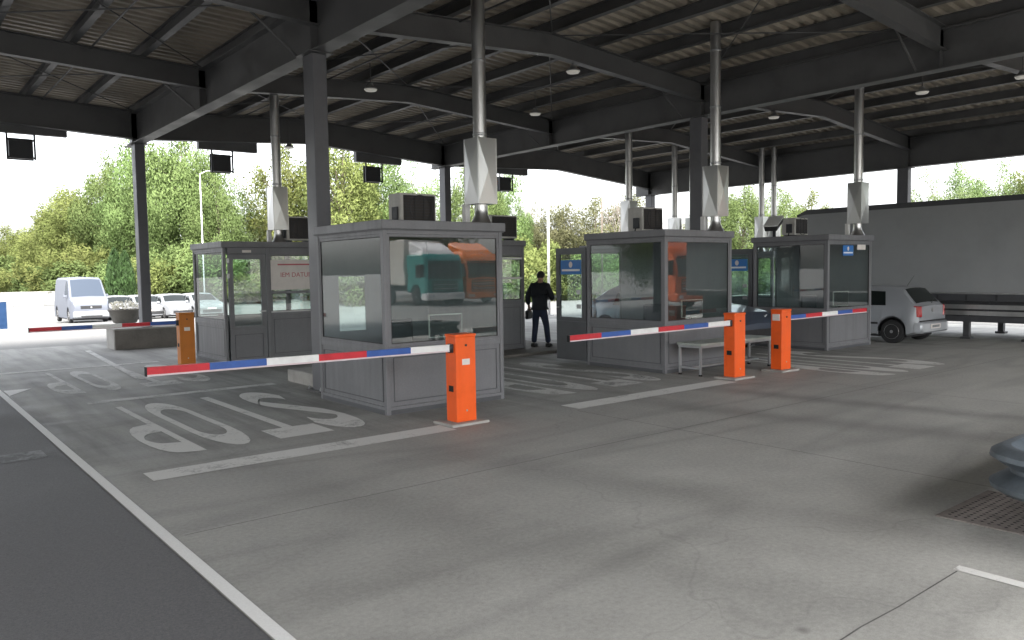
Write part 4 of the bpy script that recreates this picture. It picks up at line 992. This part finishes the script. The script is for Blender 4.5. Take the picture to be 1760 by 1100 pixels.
# ------------------------------------------------------------------ the man
def skin(name, verts, edges, mat, parent, root=0, sub=2):
    me = bpy.data.meshes.new(name); me.from_pydata([v[0] for v in verts], edges, [])
    ob = bpy.data.objects.new(name, me); col.objects.link(ob)
    md = ob.modifiers.new('s', 'SKIN'); md.use_smooth_shade = True
    sv = me.skin_vertices[0].data
    for i, v in enumerate(verts): sv[i].radius = v[1]; sv[i].use_root = (i == root)
    ss = ob.modifiers.new('u', 'SUBSURF'); ss.levels = sub; ss.render_levels = sub
    dg = bpy.context.evaluated_depsgraph_get(); m2 = bpy.data.meshes.new_from_object(ob.evaluated_get(dg))
    bpy.data.objects.remove(ob); m2.materials.clear(); m2.materials.append(MATS[mat])
    m2.polygons.foreach_set('use_smooth', [True]*len(m2.polygons))
    o = bpy.data.objects.new(name, m2); col.objects.link(o); o.parent = parent; return o
man = empty('person', (11.74, 13.45, .052), R(-62), 'standing person in dark jacket and jeans seen from behind beside the booth', 'person')
# joints (local: faces +Y, right hand +X)
J = dict(pel=(0, 0, .92), wai=(0, .01, 1.08), che=(0, .03, 1.28), neck=(0, .05, 1.45), hd0=(0, .08, 1.53), hd1=(0, .115, 1.63), hd2=(0, .125, 1.68),
         shL=(-.17, .03, 1.39), elL=(-.29, -.02, 1.13), wrL=(-.30, .10, .92), shR=(.17, .03, 1.39), elR=(.27, .04, 1.13), wrR=(.20, .27, 1.07),
         hpL=(-.09, 0, .90), knL=(-.13, .05, .49), anL=(-.15, .0, .09), hpR=(.09, 0, .90), knR=(.14, .06, .49), anR=(.19, .03, .09))
body_v = [(J['pel'], (.12, .10)), (J['wai'], (.12, .10)), (J['che'], (.13, .10)), (J['neck'], (.055, .055)), (J['hd0'], (.07, .075)), (J['hd1'], (.078, .092)), (J['hd2'], (.06, .07)),
          (J['shL'], (.06, .06)), (J['elL'], (.042, .042)), (J['wrL'], (.028, .028)), (J['shR'], (.06, .06)), (J['elR'], (.042, .042)), (J['wrR'], (.028, .028)),
          (J['hpL'], (.08, .08)), (J['knL'], (.055, .055)), (J['anL'], (.038, .038)), (J['hpR'], (.08, .08)), (J['knR'], (.055, .055)), (J['anR'], (.038, .038))]
body_e = [(0, 1), (1, 2), (2, 3), (3, 4), (4, 5), (5, 6), (2, 7), (7, 8), (8, 9), (2, 10), (10, 11), (11, 12), (0, 13), (13, 14), (14, 15), (0, 16), (16, 17), (17, 18)]
# hands: palm and fingers continue each wrist
def hand(vs, es, wi, w0, d, side, curl):
    d = Vector(d).normalized(); sd = Vector((0, 0, 1)).cross(d).normalized() if abs(d.z) < .9 else Vector((1, 0, 0)); nn = d.cross(sd)
    pv = len(vs); vs.append((tuple(Vector(w0)+d*.05), (.034, .018))); es.append((wi, pv)); vs.append((tuple(Vector(w0)+d*.085), (.036, .015))); es.append((pv, pv+1))
    for i, ln in enumerate((.065, .075, .07, .055)):
        b = Vector(w0)+d*.09+sd*(i-1.5)*.019; a = len(vs)
        vs.append((tuple(b+d*.012), (.009, .009))); es.append((pv+1, a)); vs.append((tuple(b+d*ln*.55+nn*curl*.5), (.0085, .0085))); es.append((a, a+1)); vs.append((tuple(b+d*ln*.85+nn*curl*1.5), (.0075, .0075))); es.append((a+1, a+2))
    a = len(vs); t = Vector(w0)+d*.035+sd*.035*side
    vs.append((tuple(t), (.010, .010))); es.append((pv, a)); vs.append((tuple(t+d*.035+sd*.02*side+nn*curl*.3), (.009, .009))); es.append((a, a+1))
hand(body_v, body_e, 9, J['wrL'], (-.02, .12, -.5), 1, .012); hand(body_v, body_e, 12, J['wrR'], (-.2, .6, -.15), -1, .012)
skin('body', body_v, body_e, 'skin', man)
for s_ in (-1, 1):
    hx = s_*.083
    MB().lathe([(.012, -.01), (.026, -.004), (.03, .004), (.02, .012)], 10, (hx, .11, 1.60), 'x').build('ear', 'skin', man, smooth=True)
    MB().lathe([(.006, 0), (.011, .006), (.006, .011)], 8, (s_*.032, .198, 1.625), 'y').build('eye', 'paper', man)
MB().hexa([(-.018, .195, 1.575), (.018, .195, 1.575), (.012, .235, 1.58), (-.012, .235, 1.58)], [(-.01, .195, 1.63), (.01, .195, 1.63), (.006, .205, 1.63), (-.006, .205, 1.63)]).build('nose', 'skin', man, bevel=.005, smooth=True)
B(-.025, .025, .186, .196, 1.545, 1.555).build('mouth', 'red_paint', man)
m = MB(); N1, N2 = 10, 18; hc = Vector((0, .10, 1.615))
for i in range(N1+1):
    th = R(100)*i/N1
    for k in range(N2):
        ph = 2*math.pi*k/N2; f = 1.0; back = -math.sin(ph); ex = th*(1.42 if back > .2 else (.62 if back < -.5 else .9))
        m.v.append(tuple(hc+Vector((.094*math.sin(ex)*math.cos(ph), .108*math.sin(ex)*math.sin(ph), .098*math.cos(ex)+.005))))
m.f = [(i*N2+k, i*N2+(k+1) % N2, (i+1)*N2+(k+1) % N2, (i+1)*N2+k) for i in range(N1) for k in range(N2)]
m.build('hair', 'hair', man, smooth=True, weld=True)
jk = [((0, 0, .84), (.185, .135)), ((0, .0, 1.0), (.185, .14)), ((0, .02, 1.16), (.185, .135)), ((0, .03, 1.30), (.185, .125)), ((0, .045, 1.42), (.11, .085)), ((0, .055, 1.485), (.068, .066)),
      ((-.185, .03, 1.375), (.085, .085)), ((-.29, -.02, 1.13), (.07, .07)), ((-.30, .085, .945), (.05, .05)), ((.185, .03, 1.375), (.085, .085)), ((.275, .04, 1.13), (.07, .07)), ((.205, .25, 1.075), (.05, .05))]
skin('jacket', jk, [(0, 1), (1, 2), (2, 3), (3, 4), (4, 5), (3, 6), (6, 7), (7, 8), (3, 9), (9, 10), (10, 11)], 'navy_jacket', man, 1)
tv = [((0, 0, .97), (.15, .115)), ((0, 0, .86), (.155, .12)), ((-.095, 0, .76), (.096, .10)), ((-.125, .05, .49), (.073, .075)), ((-.145, .012, .20), (.066, .066)), ((-.15, .005, .075), (.068, .07)),
      ((.095, 0, .76), (.096, .10)), ((.135, .06, .49), (.073, .075)), ((.175, .035, .20), (.066, .066)), ((.19, .03, .075), (.068, .07))]
skin('trousers', tv, [(0, 1), (1, 2), (2, 3), (3, 4), (4, 5), (1, 6), (6, 7), (7, 8), (8, 9)], 'jeans', man)
for (ax, ay) in ((-.15, .0), (.19, .03)):
    sh = MB(); pr = [(-.09, .045, .0), (-.05, .05, .01), (.05, .052, .0), (.14, .048, 0), (.19, .025, 0)]
    for yy, hw_, _ in pr: sh.v += [(ax-hw_, ay+yy, .0), (ax+hw_, ay+yy, .0), (ax+hw_*.9, ay+yy, .055 if yy > .1 else .085), (ax-hw_*.9, ay+yy, .055 if yy > .1 else .085)]
    for i in range(4):
        for k in range(4): sh.f.append((4*i+k, 4*i+(k+1) % 4, 4*i+4+(k+1) % 4, 4*i+4+k))
    sh.f += [(0, 1, 2, 3), (16, 17, 18, 19)]; sh.build('shoe', 'shoe', man, bevel=.012, smooth='auto')
bag = empty('document_bag', (11.74, 13.45, .052), R(-62), 'small dark bag hanging from the left hand of the standing person', 'bag')
B(-.36, -.28, -.02, .26, .62, .82).build('pouch', 'red_bag', bag, bevel=.02); MB().tube([(-.32, .03, .82), (-.31, .09, .885), (-.31, .15, .885), (-.32, .21, .82)], .008, 6).build('carry_handle', 'red_bag', bag)
pp = B(-.10, .11, -.004, .004, -.07, .08).build('document', 'paper'); pp.location = (12.09, 13.44, 1.15); pp.rotation_euler = (R(-50), 0, R(-62)); tag(pp, 'white sheet of paper held in the right hand of the standing person', 'paper')

# ------------------------------------------------------------------ trees
def crown_mesh(name, mat, H_, rx, nclump, nleaf, droop, seed, size=.26, base=.12, thin=1.):
    rnd = random.Random(seed); V = []; F = []; cl = []; NR = []
    for i in range(nclump):
        while True:
            x, y, z = rnd.uniform(-1, 1), rnd.uniform(-1, 1), rnd.uniform(0, 1)
            rr_ = math.sqrt(x*x+y*y); prof_ = math.sin(math.pi*min(1, .10+z*.92))**.6
            if rr_ < prof_ and rr_ > .15*rnd.random(): break
        cl.append((x*rx*(.8+.35*rnd.random()), y*rx*(.8+.35*rnd.random()), H_*(base+(1-base)*z*(.92+.12*rnd.random())), rnd.uniform(.55, 1.25)*rx*.24))
    for (cx, cy2, cz, cr) in cl:
        k = int(nleaf*(cr/(rx*.24))**2)
        for j in range(k):
            d = Vector((rnd.gauss(0, 1), rnd.gauss(0, 1), rnd.gauss(0, 1))).normalized()*cr*rnd.random()**.45
            c = Vector((cx+d.x, cy2+d.y, cz+d.z*(1.0+droop*.5)-droop*abs(d.z)*.2))
            s = size*rnd.uniform(.5, 1.25)
            a = Vector((rnd.gauss(0, 1), rnd.gauss(0, 1), rnd.gauss(0, .7)-droop*1.4)).normalized(); b = a.orthogonal().normalized(); b.rotate(Matrix.Rotation(rnd.uniform(0, 6.28), 3, a))
            nv = (d.normalized()*.8+Vector((cx, cy2, cz-H_*.5)).normalized()*.7+Vector((rnd.gauss(0, .22), rnd.gauss(0, .22), .35+rnd.gauss(0, .22)))).normalized()
            o = len(V); V += [tuple(c-a*s), tuple(c+b*s*.42), tuple(c+a*s), tuple(c-b*s*.42)]; fl = (b-a).cross(a+b).dot(nv) if False else a.cross(b).dot(nv)
            F.append((o, o+1, o+2, o+3) if fl < 0 else (o+3, o+2, o+1, o)); NR += [nv]*4
    me = bpy.data.meshes.new(name); me.from_pydata(V, [], F); me.materials.append(MATS[mat])
    me.polygons.foreach_set('use_smooth', [True]*len(F)); me.normals_split_custom_set_from_vertices(NR); return me, cl
def trunk_mesh(name, mat, H_, cl, seed, r=.28):
    rnd = random.Random(seed); m = MB(); top = H_*.62
    sp_ = [(0, 0, -.1), (rnd.uniform(-.2, .2), rnd.uniform(-.2, .2), H_*.18), (rnd.uniform(-.4, .4), rnd.uniform(-.4, .4), H_*.4), (rnd.uniform(-.6, .6), rnd.uniform(-.6, .6), top)]
    m.tube(sp_, [r, r*.8, r*.55, r*.2], 8)
    for (x, y, z, q) in rnd.sample(cl, min(26, len(cl))):
        z0 = max(H_*.15, min(top*.95, z*.62)); t = z0/top; s0 = Vector(sp_[1]).lerp(Vector(sp_[3]), t); s0.z = z0
        mid = s0.lerp(Vector((x, y, z)), .5)+Vector((0, 0, .06*H_))
        m.tube([s0, mid, (x, y, z)], [r*.32, r*.2, r*.05], 5)
    me = bpy.data.meshes.new(name); me.from_pydata(m.v, [], m.f); me.materials.append(MATS[mat]); return me
def bare_mesh(H_, seed):
    rnd = random.Random(seed); m = MB()
    def br(p, d, ln, r, lv):
        q = p+d*ln; m.tube([p, (p+q)/2+Vector((rnd.gauss(0, .04), rnd.gauss(0, .04), 0))*ln, q], [r, r*.8, r*.6], 4 if lv else 7, False)
        if lv >= 5: return
        for _ in range(2 if lv in (0, 4) else 3):
            nd = (d+Vector((rnd.gauss(0, .42), rnd.gauss(0, .42), rnd.gauss(.12, .25)))).normalized(); br(q, nd, ln*rnd.uniform(.6, .82), r*.58, lv+1)
    br(Vector((0, 0, -.1)), Vector((0, 0, 1)), H_*.27, H_*.014, 0)
    me = bpy.data.meshes.new('bare_branches'); me.from_pydata(m.v, [], m.f); me.materials.append(MATS['grey_twig']); return me
PRO = {}
for kind, mat, Hh, rx, nc, nl, dr, sz in (('willow', 'leaf_willow', 14, 4.6, 150, 300, 1.0, .135), ('yellow', 'leaf_yellow', 10, 3.9, 120, 280, .3, .125), ('olive', 'leaf_olive', 10, 4.0, 110, 210, .2, .12), ('pale', 'leaf_pale', 13, 4.6, 105, 210, .5, .14)):
    PRO[kind] = []
    for v in range(3 if kind == 'willow' else 2):
        cm, cl = crown_mesh('crown', mat, Hh, rx, nc, nl, dr, 31*v+len(mat), sz)
        PRO[kind].append((cm, trunk_mesh('trunk', 'bark', Hh, cl, 7+v), Hh))
PRO['bare'] = [(bare_mesh(12, s), None, 12) for s in (3, 8)]
LB = {'willow': 'tall fresh green willow', 'yellow': 'rounded yellow green tree', 'olive': 'olive brown budding tree', 'pale': 'pale green loose leaved tree', 'bare': 'bare thin branched tree'}
def tree(p, h, kind, v, rz, wide, label, group):
    o = empty(kind+'_tree' if kind in ('willow', 'bare') else 'leafy_tree', (p[0], p[1], gz(p[0], p[1])-.02), rz, label, 'tree', group)
    cm, tm, Hh = PRO[kind][v % len(PRO[kind])]; s = h/Hh
    o.scale = (s*wide, s*wide, s)
    if tm is None:
        c = bpy.data.objects.new('branches', cm); col.objects.link(c); c.parent = o
    else:
        for nm, me in (('crown', cm), ('trunk', tm)):
            c = bpy.data.objects.new(nm, me); col.objects.link(c); c.parent = o
    return o
GT = 'trees along the road beyond the canopy'
spec = [  # px, depth, top y in the photo, kind, width factor, where
    (-45, 95, 395, 'yellow', 1.1, 'at the end of the tree line, past the blue post'), (20, 92, 392, 'yellow', 1.0, 'at the low end of the tree line near the blue post'), (75, 88, 372, 'yellow', 1.05, 'left of the parked van'), (120, 84, 335, 'yellow', 1.05, 'directly behind the parked van'),
    (160, 80, 300, 'yellow', 1.0, 'behind the roof of the parked van'), (205, 78, 268, 'willow', .85, 'left of the far left column, behind the dark conifers'), (255, 76, 238, 'willow', .9, 'right behind the far left column'), (318, 74, 225, 'willow', .95, 'between the far left column and the rear booth'),
    (385, 72, 285, 'willow', .8, 'with forked trunk above the rear booth with the banner'), (440, 88, 330, 'pale', .9, 'just left of the duct on the rear booth'), (500, 74, 245, 'yellow', .7, 'between the duct and the near dark column'), (590, 72, 225, 'yellow', .75, 'right of the near dark column'),
    (655, 76, 250, 'willow', .85, 'behind the cooling unit of the nearest booth'), (715, 80, 262, 'pale', .8, 'left of the far middle column'), (815, 74, 270, 'willow', .7, 'between the far middle column and the duct box'), (868, 80, 285, 'willow', .62, 'right of the duct box of the nearest booth'),
    (905, 88, 372, 'olive', .9, 'low, left of the white lamp post'), (940, 84, 352, 'olive', .95, 'behind the white lamp post'), (985, 82, 348, 'olive', 1.0, 'above the open booth door'), (1030, 80, 338, 'olive', 1.0, 'beside the thin dark pole'), (1075, 80, 325, 'olive', .8, 'behind the thin duct above the open-door booth'),
    (935, 100, 312, 'bare', .9, 'rising behind the white lamp post'), (1060, 76, 285, 'bare', .9, 'just left of the thin duct'), (1105, 82, 300, 'bare', 1.0, 'behind the far pair of ducts'), (1180, 90, 370, 'olive', 1.0, 'low, behind the dark middle column'),
    (1275, 70, 315, 'willow', .85, 'right of the dark middle column'), (1340, 72, 322, 'willow', .85, 'behind the close pair of far ducts'), (1395, 80, 335, 'yellow', .7, 'above the far end of the trailer'), (1440, 84, 345, 'bare', 1.0, 'above the far end of the trailer'),
    (1605, 66, 292, 'pale', .85, 'above the trailer, right of the last column'), (1660, 70, 282, 'willow', .7, 'above the middle of the trailer'), (1715, 68, 272, 'pale', .9, 'above the near half of the trailer'), (1775, 66, 262, 'yellow', .8, 'above the near end of the trailer'), (1850, 70, 270, 'willow', .9, 'past the near end of the trailer')]
rt = random.Random(5)
for i, (px, dep, top, kind, wd, where) in enumerate(spec):
    p = ground_at(px, dep); h = ray_at(px, top, dep).z-gz(p.x, p.y)
    wdn = {'willow': 4.6/14, 'yellow': 3.9/10, 'olive': .4, 'pale': 4.6/13, 'bare': .3}[kind]
    wf = min(1.25, wd*max(.8, 9.0/h if h < 9 else 1)); tree(p, h, kind, i, rt.uniform(0, 6.28), wf, LB[kind]+' '+where, GT)
# scrub that closes the gaps under the crowns
sm, _ = crown_mesh('shrub', 'leaf_willow', 3.0, 2.6, 50, 260, .2, 77, .11, .02); sm2, _ = crown_mesh('shrub', 'leaf_yellow', 3.2, 2.6, 50, 260, .2, 78, .11, .02)
k = 0
for px in list(range(-70, 480, 42))+list(range(560, 900, 48))+list(range(905, 1120, 40))+list(range(1240, 1420, 50)):
    p = ground_at(px, 70+rt.uniform(-3, 5)); o = bpy.data.objects.new('shrub', sm if k % 2 else sm2); col.objects.link(o); o.location = (p.x, p.y, gz(p.x, p.y)); o.rotation_euler = (0, 0, rt.uniform(0, 6)); s = rt.uniform(.9, 1.5); o.scale = (s, s, s*rt.uniform(.8, 1.2))
    tag(o, 'green shrub filling the foot of the tree line beyond the road' if k % 2 else 'yellowish shrub filling the foot of the tree line beyond the road', 'shrub', 'green shrubs under the trees' if k % 2 else 'yellowish shrubs under the trees'); k += 1
# trees on the near side of the crossing (unseen, there for reflections and to dim the sky)
for i, (x, y, h, kind) in enumerate(((2, -46, 10, 'willow'), (14, -50, 12, 'pale'), (25, -44, 13, 'willow'), (34, -36, 12, 'yellow'), (42, -28, 13, 'willow'), (50, -16, 12, 'pale'), (-12, -48, 11, 'olive'), (56, -4, 12, 'willow'), (-40, 20, 12, 'willow'), (-42, 34, 11, 'yellow'), (-38, 50, 12, 'willow'), (-44, 4, 11, 'pale'))):
    tree((x, y), h, kind, i, rt.uniform(0, 6.28), 1.1, LB[kind]+(' behind the queuing lorries' if y < 0 and x > 0 else ' across the left hand lanes')+', '+('first', 'second', 'third', 'fourth', 'fifth', 'sixth', 'seventh', 'eighth', 'ninth', 'tenth', 'eleventh', 'twelfth')[i]+' of its row', 'trees on the near side of the crossing')
# clipped conifers beside the van
def conifer(p, h, r, seed, label):
    rnd = random.Random(seed); m = MB(); o = empty('conifer', (p.x, p.y, gz(p.x, p.y)), 0, label, 'conifer', 'clipped conifers beside the van')
    for i in range(2600):
        z = rnd.random()**.9; rad = r*(math.sin(math.pi*min(1, .16+.84*z))**.8)*rnd.uniform(.75, 1.04); a = rnd.uniform(0, 6.28)
        c = Vector((rad*math.cos(a), rad*math.sin(a), .1+z*h)); d = Vector((rnd.gauss(0, .3)+math.cos(a)*.3, rnd.gauss(0, .3)+math.sin(a)*.3, 1)).normalized(); s = rnd.uniform(.12, .28); b = d.orthogonal().normalized(); b.rotate(Matrix.Rotation(rnd.uniform(0, 6.28), 3, d))
        m.sheet([c-d*s, c+b*s*.3, c+d*s, c-b*s*.3])
    m.build('foliage', 'thuja', o); MB().tube([(0, 0, -.05), (0, 0, h*.8)], [.12, .03], 6).build('trunk', 'bark', o)
conifer(ground_at(197, 58), 4.3, .62, 1, 'dark clipped conifer close beside the roof of the van'); conifer(ground_at(215, 58), 4.1, .62, 2, 'dark clipped conifer next to the far left column')

# ------------------------------------------------------------------ roadside things
vg = MB()
pts = [ground_at(px, 80) for px in range(-400, 2200, 100)]; pts2 = [ground_at(px, 330) for px in range(-400, 2200, 100)]
vg.v = [(p.x, p.y, gz(p.x, p.y)-.006) for p in pts]+[(p.x, p.y, gz(p.x, p.y)-.006) for p in pts2]; n = len(pts); vg.f = [(i, i+1, n+i+1, n+i) for i in range(n-1)]
tag(vg.build('grass_verge', 'grass_ground'), kind='structure')
def lamp_post(px, dep, top, r, mat, label):
    p = ground_at(px, dep); h = ray_at(px, top, dep).z-gz(p.x, p.y); o = empty('lamp_post', (p.x, p.y, gz(p.x, p.y)), 0, label, 'lamp post')
    MB().tube([(0, 0, -.05), (0, 0, h*.5), (0, 0, h)], [r, r*.85, r*.6], 10).build('pole', mat, o, smooth=True); B(-.16, .16, -.16, .16, -.02, .03).build('base_plate', 'galvanised', o)
    return o, h
for px, dep, top, r, mt, lb in ((943, 34, 255, .065, 'white_paint', 'white lamp post standing behind the person'), (350, 60, 300, .06, 'white_paint', 'thin white lamp post behind the rear booth with the banner'), (1035, 50, 335, .06, 'bark', 'thin brown pole above the open-door booth')):
    o, h = lamp_post(px, dep, top, r, mt, lb)
    if mt == 'white_paint':
        MB().tube([(0, 0, h-.02), (.5, 0, h+.25), (1.1, 0, h+.3)], .03, 8).build('arm', mt, o); B(1.0, 1.5, -.11, .11, h+.26, h+.34).build('lamp_head', 'galvanised', o, bevel=.02)
# low wall and rail at the far end of the road
p = ground_at(62, 66); wl = empty('low_wall', (p.x, p.y, gz(p.x, p.y)), R(-12), 'low grey wall at the foot of the trees left of the van', 'wall')
for i in range(5): B(-4.0+i*1.6, -4.0+i*1.6+1.57, -.12, .12, -.03, .62).build('wall_panel', 'concrete', wl, bevel=.01)
B(-4.0, 4.0, -.16, .16, .622, .68).build('coping', 'concrete', wl)
p = ground_at(95, 60); rl = empty('roadside_rail', (p.x, p.y, gz(p.x, p.y)), R(-12), 'pale guard rail running from the grey wall to the van', 'guard rail')
B(-3.2, 3.2, -.04, .0, .42, .72).build('rail', 'galvanised', rl)
for i in range(4): B(-3.0+i*2, -2.9+i*2, .002, .08, -.03, .7).build('post', 'galvanised', rl)
p = ground_at(-1, 34); bp = empty('sign_pillar', (p.x, p.y, gz(p.x, p.y)), R(10), 'blue pillar at the side of the sunlit road', 'sign pillar')
B(-.16, .16, -.1, .1, -.02, 1.25).build('pillar_body', 'pillar_blue', bp, bevel=.01); B(-.17, .17, -.11, .11, 1.252, 1.32).build('cap', 'white_paint', bp); B(-.3, .3, -.2, .2, -.02, .06).build('foot', 'concrete', bp)
